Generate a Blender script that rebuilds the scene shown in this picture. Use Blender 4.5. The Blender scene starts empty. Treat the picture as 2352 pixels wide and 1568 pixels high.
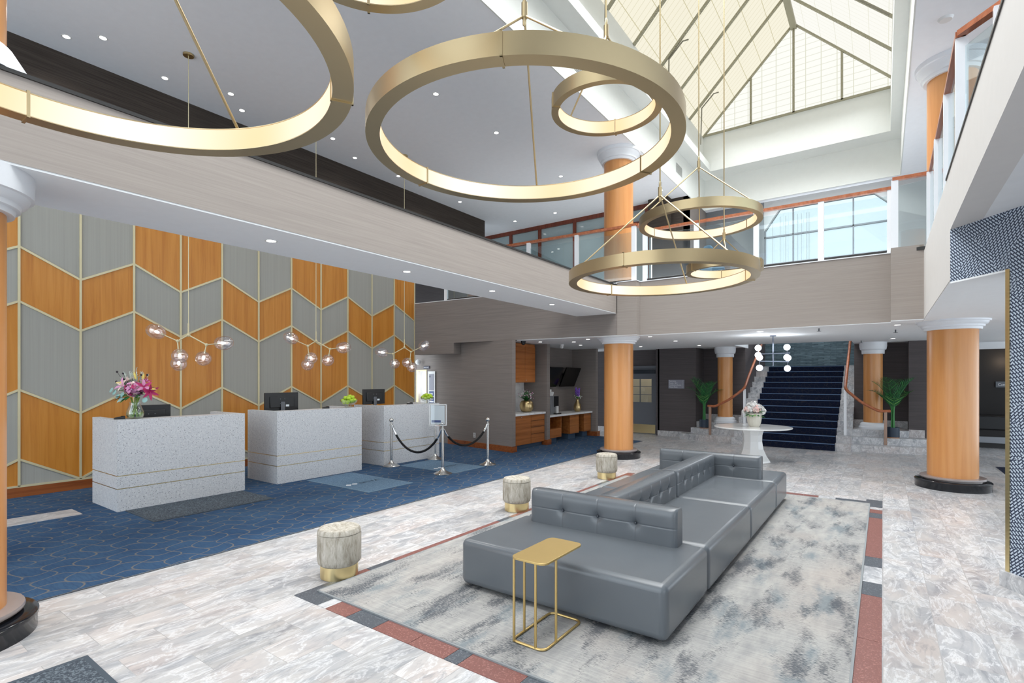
import bpy, bmesh, math, random
from mathutils import Vector, Matrix, Euler
rnd = random.Random(7)
SC = bpy.context.scene
COL = SC.collection
PI = math.pi
rad = math.radians

# ------------------------------------------------------------------ camera, world, lights, exposure
YAW = 35.5786
cd = bpy.data.cameras.new('camera'); cam = bpy.data.objects.new('camera', cd); COL.objects.link(cam)
cam.location = (0, 0, 1.7); cam.rotation_euler = (PI/2, 0, rad(YAW))
cd.sensor_width = 36; cd.lens = 1191/2352*36; cd.shift_y = 87/2352; cd.clip_start = .05; cd.clip_end = 200
SC.camera = cam
SC.view_settings.view_transform = 'Standard'; SC.view_settings.look = 'None'
SC.view_settings.gamma = 1; SC.view_settings.use_curve_mapping = False
SC.view_settings.exposure = 0.0
SC.cycles.max_bounces = 8; SC.cycles.diffuse_bounces = 5; SC.cycles.glossy_bounces = 4
SC.cycles.transparent_max_bounces = 16; SC.cycles.transmission_bounces = 6
SC.cycles.sample_clamp_indirect = 6; SC.cycles.caustics_reflective = False; SC.cycles.caustics_refractive = False
SC.cycles.use_denoising = True

w = bpy.data.worlds.new('daylight'); SC.world = w; w.use_nodes = True
w.node_tree.nodes['Background'].inputs[0].default_value = (.84, .93, 1.0, 1)
w.node_tree.nodes['Background'].inputs[1].default_value = 2.7

def area(name, loc, rot, sx, sy, power, col=(1, 1, 1), spread=180):
    l = bpy.data.lights.new(name, 'AREA'); l.shape = 'RECTANGLE'; l.size = sx; l.size_y = sy
    l.energy = power; l.color = col
    l.spread = rad(spread)
    o = bpy.data.objects.new(name, l); COL.objects.link(o); o.location = loc; o.rotation_euler = rot
    return o
# daylight that comes down through the translucent roof
area('roof_daylight', (-1.9, 7.0, 8.5), (0, 0, 0), 3.6, 15.5, 800, (.96, .985, 1.0), 125)
# daylight from the lounge windows at the back of the upper level
area('lounge_window_daylight', (-1.3, 15.8, 5.2), (rad(90), 0, 0), 2.8, 2.4, 40, (.86, .95, 1))

def spot(name, loc, power, col=(1, .95, .88), size=150, blend=.9, r=.06):
    l = bpy.data.lights.new(name, 'SPOT'); l.energy = power; l.color = col
    l.spot_size = rad(size); l.spot_blend = blend; l.shadow_soft_size = r
    o = bpy.data.objects.new(name, l); COL.objects.link(o); o.location = loc
    return o
def bulb(name, loc, power, col=(1, .93, .85), r=.05):
    l = bpy.data.lights.new(name, 'POINT'); l.energy = power; l.color = col; l.shadow_soft_size = r
    o = bpy.data.objects.new(name, l); COL.objects.link(o); o.location = loc
    return o

# ------------------------------------------------------------------ materials
def S(r, g, b):
    f = lambda c: (c/255)/12.92 if c/255 <= .04045 else ((c/255+.055)/1.055)**2.4
    return (f(r), f(g), f(b), 1)
class NT:
    def __init__(s, name):
        s.m = bpy.data.materials.new(name); s.m.use_nodes = True
        s.t = s.m.node_tree; s.b = s.t.nodes['Principled BSDF']; s.out = s.t.nodes['Material Output']
    def n(s, typ, out=0, props=None, **kw):
        x = s.t.nodes.new('ShaderNode'+typ)
        for k, v in (props or {}).items(): setattr(x, k, v)
        for k, v in kw.items():
            key = int(k[1:]) if k[0] == 'i' and k[1:].isdigit() else k
            s.set(x.inputs[key], v)
        return x.outputs[out]
    def set(s, sock, v):
        if isinstance(v, bpy.types.NodeSocket): s.t.links.new(v, sock)
        else: sock.default_value = v
    def obj(s): return s.n('TexCoord', 3)
    def map(s, v, scale=(1, 1, 1), rot=(0, 0, 0), loc=(0, 0, 0)):
        return s.n('Mapping', Vector=v, Scale=scale, Rotation=rot, Location=loc)
    def noise(s, v, scale, detail=4, rough=.55, dist=0, out=0):
        return s.n('TexNoise', out, Vector=v, Scale=scale, Detail=detail, Roughness=rough, Distortion=dist)
    def ramp(s, f, stops):
        x = s.t.nodes.new('ShaderNodeValToRGB'); s.set(x.inputs[0], f)
        e = x.color_ramp.elements
        while len(e) < len(stops): e.new(.5)
        for q, (p, c) in zip(e, stops): q.position = p; q.color = c if not isinstance(c, (int, float)) else (c, c, c, 1)
        return x.outputs[0]
    def math(s, op, a, b=0.0, c=0.0): return s.n('Math', props={'operation': op}, i0=a, i1=b, i2=c)
    def mix(s, f, a, b, mode='MIX'):
        x = s.t.nodes.new('ShaderNodeMix'); x.data_type = 'RGBA'; x.blend_type = mode
        s.set(x.inputs[0], f); s.set(x.inputs[6], a); s.set(x.inputs[7], b); return x.outputs[2]
    def sep(s, v, i): return s.n('SeparateXYZ', i, Vector=v)
    def comb(s, x, y, z): return s.n('CombineXYZ', X=x, Y=y, Z=z)
    def bump(s, h, strength=.2, dist=.01): s.set(s.b.inputs['Normal'], s.n('Bump', Strength=strength, Distance=dist, Height=h))
    def base(s, c, rough=None, metal=None, spec=None):
        s.set(s.b.inputs['Base Color'], c)
        if rough is not None: s.set(s.b.inputs['Roughness'], rough)
        if metal is not None: s.set(s.b.inputs['Metallic'], metal)
        if spec is not None: s.set(s.b.inputs['Specular IOR Level'], spec)
        return s.m
MAT = {}
def plain(name, c, rough=.5, metal=0., spec=.5):
    """plain colour with a faint procedural mottle"""
    t = NT(name); nz = t.noise(t.obj(), 9, 3)
    c2 = tuple(x*.9 for x in c[:3])+(1,)
    MAT[name] = t.base(t.mix(t.math('MULTIPLY', nz, .6), c, c2), rough, metal, spec); return MAT[name]
def emis(name, c, strength):
    t = NT(name); e = t.n('Emission', Color=c, Strength=strength); t.t.links.new(e, t.out.inputs[0]); MAT[name] = t.m; return t.m

plain('white_paint', S(222, 224, 220), .6, 0, .3)
plain('ceiling_paint', S(243, 245, 249), .7, 0, .2)
plain('soffit_paint', S(240, 242, 244), .7, 0, .2)
plain('grey_paint', S(168, 168, 168), .7, 0, .2)
plain('balcony_paint', S(222, 219, 216), .6, 0, .25)
plain('balcony_floor', S(84, 84, 90), .9)
plain('capital_white', S(226, 229, 234), .45)
plain('black_trim', S(36, 34, 33), .4)
plain('black_plastic', S(20, 21, 24), .38)
plain('screen_black', S(6, 6, 7), .12)
plain('grey_plastic', S(95, 98, 104), .45)
plain('white_plastic', S(225, 226, 226), .35)
plain('silver_plastic', S(150, 153, 158), .3, .5)
plain('brass', (.62, .47, .24, 1), .33, 1.)
plain('champagne', (.53, .42, .25, 1), .34, 1.)
plain('strip_brass', S(216, 205, 168), .42, .25)
plain('gold_paint', (.66, .48, .2, 1), .4, .85)
plain('bright_brass', (.84, .68, .36, 1), .3, 1.)
plain('steel', (.66, .65, .63, 1), .22, 1.)
plain('chrome', (.75, .77, .8, 1), .12, 1.)
plain('dark_chrome', (.2, .22, .27, 1), .2, 1.)
plain('post_white', S(240, 242, 246), .25)
plain('rope_black', S(12, 12, 14), .85)
plain('black_stone', S(24, 26, 32), .12)
plain('granite_disc', S(150, 140, 138), .2)
plain('door_grey', S(98, 101, 108), .45)
plain('door_dark', S(30, 38, 48), .4)
plain('seam_brown', S(70, 40, 18), .6)
plain('corridor_dark', S(46, 44, 44), .8)
plain('toe_kick', S(62, 82, 104), .7)
plain('white_gloss', S(236, 238, 238), .15)
plain('planter_ceramic', S(208, 204, 192), .6)
plain('pot_blue', S(40, 54, 72), .5)
plain('pot_wood', S(176, 128, 92), .5)
plain('leaf_dark', S(28, 92, 50), .45)
plain('leaf_mid', S(52, 128, 62), .45)
plain('leaf_light', S(120, 176, 84), .5)
plain('leaf_blue', S(140, 176, 172), .6)
plain('sprig_white', S(206, 216, 206), .7)
plain('stem_green', S(130, 158, 70), .5)
plain('petal_pink', S(216, 150, 190), .6)
plain('petal_magenta', S(184, 44, 104), .55)
plain('petal_cream', S(238, 214, 206), .6)
plain('petal_white', S(240, 240, 238), .6)
plain('petal_peach', S(246, 206, 200), .6)
plain('petal_purple', S(132, 84, 196), .55)
plain('petal_yellow', S(226, 206, 110), .55)
plain('seed_dark', S(34, 22, 34), .6)
plain('apple', S(176, 206, 50), .35)
plain('paper', S(222, 230, 236), .6)
plain('sign_blue', S(62, 84, 136), .5)
plain('sign_grey', S(140, 141, 154), .4)
plain('sign_dark', S(92, 98, 106), .4)
plain('sign_navy', S(40, 40, 62), .4)
plain('letter_white', S(236, 238, 242), .5)
plain('chair_blue', S(52, 92, 116), .6)
plain('mat_edge', S(112, 138, 158), .8)
plain('vent_grey', S(128, 130, 132), .5)
plain('pipe_grey', S(130, 126, 112), .45)
plain('rafter', S(152, 148, 126), .5)
emis('lamp_glow', (1, .97, .93, 1), 9)
emis('globe_glow', (.9, .95, 1, 1), 4)
emis('filament', (1, .93, .85, 1), 5)
# luminous diffuser of the ring lights
t = NT('ring_diffuser'); nz = t.noise(t.map(t.obj(), (1, 1, .3)), 1.1, 1)
t.t.links.new(t.n('Emission', Color=t.ramp(nz, [(.3, (1, .62, .26, 1)), (.5, (1, .83, .62, 1)), (.7, (1, .93, .87, 1))]), Strength=1.22), t.out.inputs[0]); MAT['ring_diffuser'] = t.m

def wood(name, c1, c2, c3, axis='z', scale=1., rough=.38):
    t = NT(name); v = t.obj()
    sc = {'z': (16, 16, .7), 'y': (16, .7, 16), 'x': (.7, 16, 16)}[axis]
    v2 = t.map(v, tuple(a*scale for a in sc))
    n1 = t.noise(v2, 1.0, 5, .6, .6); n2 = t.noise(t.map(v, tuple(a*.25 for a in sc)), 1.3, 3)
    c = t.ramp(n1, [(.28, c1), (.5, c2), (.74, c3)])
    c = t.mix(t.math('MULTIPLY', n2, .35), c, c1)
    MAT[name] = t.base(c, rough); return t.m
wood('cherry', S(182, 112, 36), S(202, 134, 52), S(214, 148, 66))
wood('column_wood', S(196, 132, 76), S(208, 146, 88), S(216, 158, 102), 'z', .6, .3)
wood('cabinet_wood', S(120, 66, 26), S(168, 102, 50), S(186, 120, 66), 'y', .8, .35)
wood('rail_wood', S(146, 80, 48), S(178, 104, 68), S(198, 126, 88), 'y', 1, .3)
plain('post_bronze', S(158, 130, 114), .25, .3)
wood('frame_wood', S(84, 34, 20), S(112, 50, 30), S(130, 62, 38), 'z', 1, .35)
wood('base_wood', S(110, 54, 22), S(150, 82, 36), S(170, 100, 50), 'y', 1, .4)

def cloth(name, c1, c2, axis='z', freq=70, bumpy=.12):
    """woven wallcovering with fine streaks"""
    t = NT(name); v = t.obj()
    sc = {'z': (1.2, 1.2, freq), 'v': (freq, freq, .5)}[axis]
    n1 = t.noise(t.map(v, sc), 1.0, 3, .6)
    c = t.ramp(n1, [(.3, c1), (.7, c2)])
    t.bump(n1, bumpy, .004); MAT[name] = t.base(c, .75, 0, .25); return t.m
cloth('taupe_light', S(151, 142, 136), S(163, 154, 147))
cloth('taupe_mid', S(126, 118, 114), S(140, 132, 127))
cloth('taupe_wall', S(112, 105, 101), S(124, 116, 112))
cloth('taupe_dark', S(82, 77, 78), S(94, 88, 89))
cloth('brown_dark', S(52, 45, 40), S(74, 66, 60))
cloth('panel_grey', S(161, 160, 153), S(168, 167, 160), 'v', 55, .0)

# stone floor: rectangular marble tiles
def marble(name, tile=True, light=1.0, grey=False):
    t = NT(name); v = t.obj()
    if tile:
        bt = t.t.nodes.new('ShaderNodeTexBrick'); t.set(bt.inputs['Vector'], t.map(v, (1, 1, 1), (0, 0, PI/2), (.006, .0, 0)))
        bt.offset = .5; bt.inputs['Scale'].default_value = 1
        bt.inputs['Brick Width'].default_value = .58; bt.inputs['Row Height'].default_value = .29
        bt.inputs['Mortar Size'].default_value = .0022; bt.inputs['Mortar Smooth'].default_value = .3
        bt.inputs['Color1'].default_value = (0, 0, 0, 1); bt.inputs['Color2'].default_value = (1, 1, 1, 1); bt.inputs['Mortar'].default_value = (.5, .5, .5, 1)
        cell = bt.outputs[0]; mort = bt.outputs[1]
        off = t.n('VectorMath', props={'operation': 'SCALE'}, i0=cell, Scale=7.3)
        off = t.n('VectorMath', props={'operation': 'SCALE'}, i0=cell)
        off.node.inputs['Scale'].default_value = 7.3
        v = t.n('VectorMath', props={'operation': 'ADD'}, i0=v, i1=off)
    rot = t.map(v, (2.2, .8, 1.5), (0, 0, rad(20)))
    n1 = t.noise(rot, 1.6, 6, .62, 1.6)
    n2 = t.noise(t.map(v, (2.6, .9, 2), (0, 0, rad(-25))), 2.4, 7, .66, .9)
    vein = t.math('ABSOLUTE', t.math('SUBTRACT', n2, .5))
    a, b, c, d = ((138, 141, 147), (174, 175, 178), (191, 189, 188), (204, 200, 197)) if not grey else ((138, 140, 146), (170, 172, 176), (190, 190, 192), (206, 205, 205))
    col = t.ramp(n1, [(.26, S(*a)), (.42, S(*b)), (.56, S(*c)), (.75, S(*d))])
    n3 = t.noise(v, 1.1, 2)
    col = t.mix(t.ramp(n3, [(.48, 0.), (.7, .45)]), col, S(206, 186, 176))
    col = t.mix(t.ramp(vein, [(0, .75), (.02, .3), (.05, 0.)]), col, S(224, 224, 225))
    n4 = t.noise(t.map(v, (5, 1.6, 3), (0, 0, rad(15))), 2.2, 8, .7, 1.2)
    col = t.mix(t.ramp(n4, [(.52, 0.), (.68, .6)]), col, S(128, 129, 136))
    if tile:
        tone = t.ramp(cell, [(0, .80), (1, 1.04)])
        col = t.mix(1., col, tone, 'MULTIPLY')
        col = t.mix(t.math('MULTIPLY', mort, .55), col, S(140, 138, 136))
    MAT[name] = t.base(col, .32 if tile else .28, 0, .3); return t.m
marble('floor_marble'); marble('step_marble', False, 1, True)

# blue carpet with tan lattice
t = NT('blue_carpet'); v = t.obj()
wv = t.n('VectorMath', props={'operation': 'ADD'}, i0=v, i1=t.n('VectorMath', props={'operation': 'MULTIPLY'}, i0=t.noise(v, 2.2, 1, out=1), i1=(.16, .16, 0)))
def chain(rot, fr):
    q = t.map(wv, (fr, fr, fr), (0, 0, rad(rot)))
    s = t.math('SINE', t.sep(q, 0)); y = t.math('ADD', t.sep(q, 1), t.math('MULTIPLY', s, 1.0))
    return t.math('ABSOLUTE', t.math('SINE', y))
l1 = chain(20, 14); l2 = chain(110, 14)
line = t.math('MAXIMUM', t.ramp(l1, [(.0, 1.), (.15, 0.)]), t.ramp(l2, [(.0, 1.), (.15, 0.)]))
fib = t.noise(v, 220, 2)
big = t.noise(v, 1.3, 3)
col = t.ramp(big, [(.3, S(50, 75, 105)), (.7, S(68, 95, 124))])
stre = t.noise(t.map(v, (4, 26, 1), (0, 0, rad(35))), 2.0, 4)
col = t.mix(t.ramp(stre, [(.45, 0.), (.75, .5)]), col, S(40, 62, 96))
col = t.mix(t.math('MULTIPLY', line, t.ramp(fib, [(.35, .5), (.65, .9)])), col, S(138, 126, 106))
t.bump(fib, .3, .004); MAT['blue_carpet'] = t.base(col, .95, 0, .1)
# stair carpet
t = NT('stair_carpet'); v = t.obj(); fib = t.noise(v, 160, 2)
wl = t.n('TexVoronoi', 0, props={'feature': 'DISTANCE_TO_EDGE'}, Vector=v, Scale=9)
col = t.mix(t.math('MULTIPLY', t.ramp(wl, [(0, 1.), (.05, 0.)]), .35), S(18, 26, 48), S(70, 66, 62))
t.bump(fib, .3, .004); MAT['stair_carpet'] = t.base(col, .9, 0, .15)
plain('lit_nosing', S(84, 112, 150), .6)  # lighter blue stands in for light reflected off the stair treads

# distressed rug
t = NT('rug_weave'); v = t.obj()
n1 = t.noise(t.map(v, (2.2, .8, 1)), 1.5, 3, .55)
n2 = t.noise(t.map(v, (22, 95, 1)), 1.6, 3, .7)
n3 = t.noise(t.map(v, (7, 2.0, 1)), 1.4, 4, .6)
n5 = t.noise(t.map(v, (3, 40, 1)), 1.5, 3, .6)
sm = t.math('ADD', t.math('MULTIPLY', n1, .55), t.math('ADD', t.math('MULTIPLY', n2, .40), t.math('MULTIPLY', n3, .3)))
dark = t.ramp(sm, [(.635, 0.), (.72, .8)])
n4 = t.noise(t.map(v, (2.8, 1.0, 1), (0, 0, 0), (3, 5, 0)), 1.6, 3, .6)
sm2 = t.math('ADD', t.math('MULTIPLY', n4, .7), t.math('MULTIPLY', n2, .34))
teal = t.ramp(sm2, [(.54, 0.), (.64, .6)])
col = t.ramp(t.math('ADD', t.math('MULTIPLY', n3, .6), t.math('MULTIPLY', n5, .4)), [(.34, S(142, 142, 142)), (.62, S(176, 174, 170))])
col = t.mix(t.ramp(t.noise(v, .9, 2), [(.5, 0.), (.7, .35)]), col, S(178, 164, 154))
col = t.mix(teal, col, S(100, 117, 126)); col = t.mix(dark, col, S(62, 68, 78))
MAT['rug_weave'] = t.base(col, .95, 0, .1); plain('rug_binding', S(140, 144, 146), .9)
# border stone
def speck(name, c1, c2, sc, rough, th=(.55, .62), c3=None, sc3=60, th3=(.66, .7)):
    t = NT(name); v = t.obj(); n = t.noise(v, sc, 3, .6)
    col = t.mix(t.ramp(n, [(th[0], 0.), (th[1], 1.)]), c1, c2)
    if c3:
        vo = t.n('TexVoronoi', 0, Vector=v, Scale=sc3); vc = t.n('TexVoronoi', 1, Vector=v, Scale=sc3)
        m = t.math('MULTIPLY', t.ramp(vo, [(.22, 1.), (.32, 0.)]), t.ramp(t.sep(vc, 0), [(.62, 0.), (.66, 1.)]))
        col = t.mix(m, col, c3)
        m = t.math('MULTIPLY', t.ramp(vo, [(.3, 1.), (.4, 0.)]), t.ramp(t.sep(vc, 1), [(.6, 0.), (.64, .8)]))
        col = t.mix(m, col, S(226, 226, 226))
    MAT[name] = t.base(col, rough); return t.m
speck('red_granite', S(128, 84, 78), S(158, 112, 104), 90, .35)
speck('dark_granite', S(78, 84, 92), S(110, 116, 122), 80, .35)
speck('terrazzo', S(198, 200, 204), S(210, 212, 214), 40, .4, (.45, .6), S(112, 114, 120), 60)
speck('entrance_mat', S(54, 62, 72), S(98, 108, 116), 70, .9, (.48, .58))
speck('grey_mat', S(84, 112, 138), S(108, 136, 160), 60, .9, (.45, .6))
speck('counter_white', S(232, 233, 233), S(220, 221, 222), 8, .25)
# velvet stool
t = NT('velvet'); v = t.obj(); n = t.noise(t.map(v, (14, 14, 3.5)), 2.2, 6, .72, .3)
col = t.ramp(n, [(.3, S(140, 131, 116)), (.5, S(178, 172, 160)), (.7, S(206, 201, 193))]); MAT['velvet'] = t.base(col, .8, 0, .3)
# leather
t = NT('leather'); v = t.obj(); n = t.noise(v, 240, 2)
col = t.mix(t.noise(v, 2.5, 2), S(92, 97, 103), S(100, 105, 110)); t.bump(n, .05, .002); MAT['leather'] = t.base(col, .27, 0, .6)
plain('leather_seam', S(70, 75, 83), .4)
# brick-like ledger stone
t = NT('ledger_stone'); v = t.obj()
bt = t.t.nodes.new('ShaderNodeTexBrick'); t.set(bt.inputs['Vector'], t.map(v, (1, 1, 1), (rad(90), 0, 0)))
bt.inputs['Scale'].default_value = 1; bt.inputs['Brick Width'].default_value = .34; bt.inputs['Row Height'].default_value = .05; bt.inputs['Mortar Size'].default_value = .004
bt.inputs['Color1'].default_value = S(70, 90, 100); bt.inputs['Color2'].default_value = S(128, 150, 158); bt.inputs['Mortar'].default_value = S(40, 50, 58)
col = t.mix(.4, bt.outputs[0], t.ramp(t.noise(t.map(v, (4, 4, 20)), 2, 4), [(.3, S(56, 74, 84)), (.7, S(140, 160, 166))]))
MAT['ledger_stone'] = t.base(col, .7)
# labyrinth weave wallpaper: patches of diagonal dashes
t = NT('weave_paper'); v = t.obj()
u0 = t.math('SUBTRACT', t.math('MULTIPLY', t.sep(v, 0), .62), t.math('MULTIPLY', t.sep(v, 1), .78)); z0 = t.sep(v, 2)
uv = t.comb(u0, z0, 0.0)
def stripes(rot, f, thr):
    q = t.map(uv, (1, 1, 1), (0, 0, rad(rot)))
    a = t.math('SINE', t.math('MULTIPLY', t.sep(q, 0), f))
    b = t.math('SINE', t.math('ADD', t.math('MULTIPLY', t.sep(q, 1), f*.52), t.math('MULTIPLY', t.math('FLOOR', t.math('MULTIPLY', t.sep(q, 0), f/(2*PI))), 2.3)))
    return t.math('MULTIPLY', t.ramp(t.math('ADD', t.math('MULTIPLY', a, .5), .5), [(.34, 0.), (.46, 1.)]), t.ramp(t.math('ADD', t.math('MULTIPLY', b, .5), .5), [(.1, 0.), (.18, 1.)]))
cellc = t.n('TexVoronoi', 1, props={'distance': 'CHEBYCHEV'}, Vector=t.map(uv, (1, 1, 1), (0, 0, rad(45))), Scale=4.2)
pick = t.ramp(t.sep(cellc, 0), [(.49, 0.), (.51, 1.)])
st = t.mix(pick, stripes(45, 300, 0), stripes(-45, 300, 0))
MAT['weave_paper'] = t.base(t.mix(st, S(52, 62, 84), S(196, 208, 222)), .6, 0, .3)
# translucent roof panels with their inner grid (daylight)
def panel(name, c, line, ax, f1, f2, strength):
    t = NT(name); v = t.obj()
    def grid(i, step, wd):
        q = t.math('FRACT', t.math('DIVIDE', t.math('ADD', t.sep(v, i), 200.0), step))
        return t.math('LESS_THAN', q, wd)
    m = t.math('MAXIMUM', t.math('MULTIPLY', grid(ax, f1, .05), .95), t.math('MULTIPLY', grid(2 if ax == 0 else 1, f2, .12), .62))
    if ax == 2: m = t.math('MAXIMUM', t.math('MULTIPLY', grid(0, .34, .03), .9), t.math('MULTIPLY', grid(1, f2, .09), .5))
    col = t.mix(m, c, line)
    nz = t.noise(v, .7, 2); col = t.mix(t.math('MULTIPLY', nz, .16), col, line)
    e = t.n('Emission', Color=col, Strength=strength); t.t.links.new(e, t.out.inputs[0]); MAT[name] = t.m
panel('roof_panel', (1.0, .955, .79, 1), (.62, .57, .36, 1), 2, .34, .155, .97)
panel('roof_panel_bright', (1.0, .99, .93, 1), (.80, .79, .66, 1), 2, .34, .155, 1.0)
panel('gable_panel', (1.0, 1.0, .95, 1), (.72, .72, .58, 1), 0, .34, .155, 1.02)
# glass
def glass(name, tint, refl=.08, alpha_tint=1.0):
    t = NT(name); tr = t.n('BsdfTransparent', Color=tint); gl = t.n('BsdfGlossy', Color=(1, 1, 1, 1), Roughness=.02)
    lw = t.n('LayerWeight', 1, Blend=.25)
    f = t.math('ADD', t.math('MULTIPLY', lw, .5), refl)
    ms = t.n('MixShader', i0=f, i1=tr, i2=gl); t.t.links.new(ms, t.out.inputs[0]); MAT[name] = t.m
glass('rail_glass', (.90, .95, .96, 1), .05)
glass('window_glass', (.62, .645, .65, 1), .02)
glass('clear_glass', (.95, .97, .97, 1), .05)
glass('globe_glass', (.955, .92, .945, 1), .14)
glass('water', (.82, .9, .6, 1), .06)
t = NT('partition_glass'); MAT['partition_glass'] = t.base(S(150, 164, 166), .08, 0, .6)

# ------------------------------------------------------------------ mesh builder
ROOT = {}
class MB:
    def __init__(s): s.v = []; s.f = []; s.sm = []; s.mi = []
    def add(s, vs, fs, smooth=False, mi=0):
        o = len(s.v); s.v += [tuple(p) for p in vs]
        for f in fs: s.f.append([i+o for i in f]); s.sm.append(smooth); s.mi.append(mi)
        return s
    def box(s, x0, x1, y0, y1, z0, z1, mi=0):
        v = [(x, y, z) for z in (z0, z1) for y in (y0, y1) for x in (x0, x1)]
        return s.add(v, [(0, 2, 3, 1), (4, 5, 7, 6), (0, 1, 5, 4), (2, 6, 7, 3), (0, 4, 6, 2), (1, 3, 7, 5)], False, mi)
    def prism(s, poly, z0, z1, mi=0, smooth=False):
        n = len(poly)
        a = sum(poly[i][0]*poly[(i+1) % n][1]-poly[(i+1) % n][0]*poly[i][1] for i in range(n))
        if a < 0: poly = poly[::-1]
        v = [(x, y, z0) for x, y in poly]+[(x, y, z1) for x, y in poly]
        s.add(v, [list(range(n))[::-1], list(range(n, 2*n))], False, mi)
        o = len(s.v)-2*n
        for i in range(n):
            j = (i+1) % n; s.f.append([o+i, o+j, o+n+j, o+n+i]); s.sm.append(smooth); s.mi.append(mi)
        return s
    def quadbox(s, pts, n, th, mi=0):
        """slab: quad pts extruded by th along n"""
        n = Vector(n).normalized()*th
        v = [Vector(p) for p in pts]+[Vector(p)+n for p in pts]; k = len(pts)
        f = [list(range(k))[::-1], list(range(k, 2*k))]+[[i, (i+1) % k, k+(i+1) % k, k+i] for i in range(k)]
        return s.add(v, f, False, mi)
    def lathe(s, prof, c=(0, 0, 0), seg=32, smooth=True, mi=0, close=False, axis=None):
        vs = []; n = len(prof)
        for r, z in prof:
            for k in range(seg):
                a = 2*PI*k/seg; vs.append(Vector((r*math.cos(a), r*math.sin(a), z)))
        if axis is not None:
            q = Vector((0, 0, 1)).rotation_difference(Vector(axis).normalized()); vs = [q @ p for p in vs]
        vs = [p+Vector(c) for p in vs]; fs = []
        for i in range(n if close else n-1):
            j = (i+1) % n
            for k in range(seg):
                k2 = (k+1) % seg; fs.append((i*seg+k, i*seg+k2, j*seg+k2, j*seg+k))
        if not close:
            if prof[0][0] > 1e-6: fs.append(tuple(range(seg))[::-1])
            if prof[-1][0] > 1e-6: fs.append(tuple((n-1)*seg+k for k in range(seg)))
        return s.add(vs, fs, smooth, mi)
    def cyl(s, a, b, r, seg=12, mi=0, r2=None):
        a = Vector(a); b = Vector(b); d = b-a; L = d.length
        s.lathe([(r, 0), (r if r2 is None else r2, L)], a, seg, True, mi, axis=d); return s
    def tube(s, pts, r, seg=8, mi=0, closed=False):
        pts = [Vector(p) for p in pts]; n = len(pts); vs = []; up = Vector((0, 0, 1))
        rr = r if isinstance(r, (list, tuple)) else [r]*n
        prev = None
        for i, p in enumerate(pts):
            if closed: d = pts[(i+1) % n]-pts[i-1]
            else: d = pts[min(i+1, n-1)]-pts[max(i-1, 0)]
            d.normalize()
            if prev is None:
                u = d.cross(up)
                if u.length < 1e-3: u = d.cross(Vector((1, 0, 0)))
            else: u = prev-d*prev.dot(d)
            u.normalize(); prev = u; w_ = d.cross(u)
            for k in range(seg):
                a = 2*PI*k/seg; vs.append(p+(u*math.cos(a)+w_*math.sin(a))*rr[i])
        fs = []
        for i in range(n if closed else n-1):
            j = (i+1) % n
            for k in range(seg): fs.append((i*seg+k, i*seg+(k+1) % seg, j*seg+(k+1) % seg, j*seg+k))
        if not closed: fs += [tuple(range(seg))[::-1], tuple((n-1)*seg+k for k in range(seg))]
        return s.add(vs, fs, True, mi)
    def bar(s, a, b, wd, ht, mi=0, up=(0, 0, 1)):
        a = Vector(a); b = Vector(b); d = (b-a).normalized(); up = Vector(up)
        u = d.cross(up)
        if u.length < 1e-4: u = d.cross(Vector((1, 0, 0)))
        u.normalize(); w_ = u.cross(d); v = []
        for p in (a, b):
            for x, y in ((-1, -1), (1, -1), (1, 1), (-1, 1)): v.append(p+u*x*wd/2+w_*y*ht/2)
        return s.add(v, [(0, 1, 2, 3)[::-1], (4, 5, 6, 7), (0, 1, 5, 4), (1, 2, 6, 5), (2, 3, 7, 6), (3, 0, 4, 7)], False, mi)
    def ball(s, c, r, seg=16, rings=10, sc=(1, 1, 1), mi=0, axis=None):
        prof = [(max(r*math.sin(PI*i/rings), 1e-7), -r*math.cos(PI*i/rings)) for i in range(rings+1)]
        t_ = MB(); t_.lathe(prof, (0, 0, 0), seg)
        vs = [Vector((x*sc[0], y*sc[1], z*sc[2])) for x, y, z in t_.v]
        if axis is not None:
            q = Vector((0, 0, 1)).rotation_difference(Vector(axis).normalized()); vs = [q @ p for p in vs]
        return s.add([p+Vector(c) for p in vs], t_.f, True, mi)
    def leaf(s, a, d, n, L, wd, bend=.15, mi=0, seg=4, tip=.0):
        """a curved pointed blade"""
        a = Vector(a); d = Vector(d).normalized(); n = Vector(n); u = d.cross(n)
        if u.length < 1e-3: u = d.cross(Vector((.3, .9, .1)))
        u.normalize(); n = u.cross(d); vs = []
        for i in range(seg+1):
            q = i/seg; p = a+d*L*q-n*bend*L*q*q
            ww = wd*math.sin(PI*min(.12+q*.88, 1))**.8 if q < 1 else wd*tip
            vs += [p-u*ww/2+n*ww*.12, p, p+u*ww/2+n*ww*.12]
        fs = []
        for i in range(seg):
            o = i*3; fs += [(o, o+1, o+4, o+3), (o+1, o+2, o+5, o+4)]
        return s.add(vs, fs, True, mi)
    def build(s, name, mats, parent=None, world=False, bevel=0, bseg=2, sub=0):
        me = bpy.data.meshes.new(name)
        vs = s.v
        if world and parent is not None:
            M = ROOT[parent.name].inverted(); vs = [tuple(M @ Vector(p)) for p in vs]
        me.from_pydata(vs, [], s.f)
        for p, sm, mi in zip(me.polygons, s.sm, s.mi): p.use_smooth = sm; p.material_index = mi
        for m in ([mats] if isinstance(mats, str) else mats): me.materials.append(MAT[m])
        me.validate(); me.update()
        if any(s.sm): me.set_sharp_from_angle(angle=rad(44))
        o = bpy.data.objects.new(name, me); COL.objects.link(o)
        if parent is not None:
            o.parent = parent; ROOT[o.name] = ROOT[parent.name]
        else: ROOT[o.name] = Matrix.Identity(4)
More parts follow.
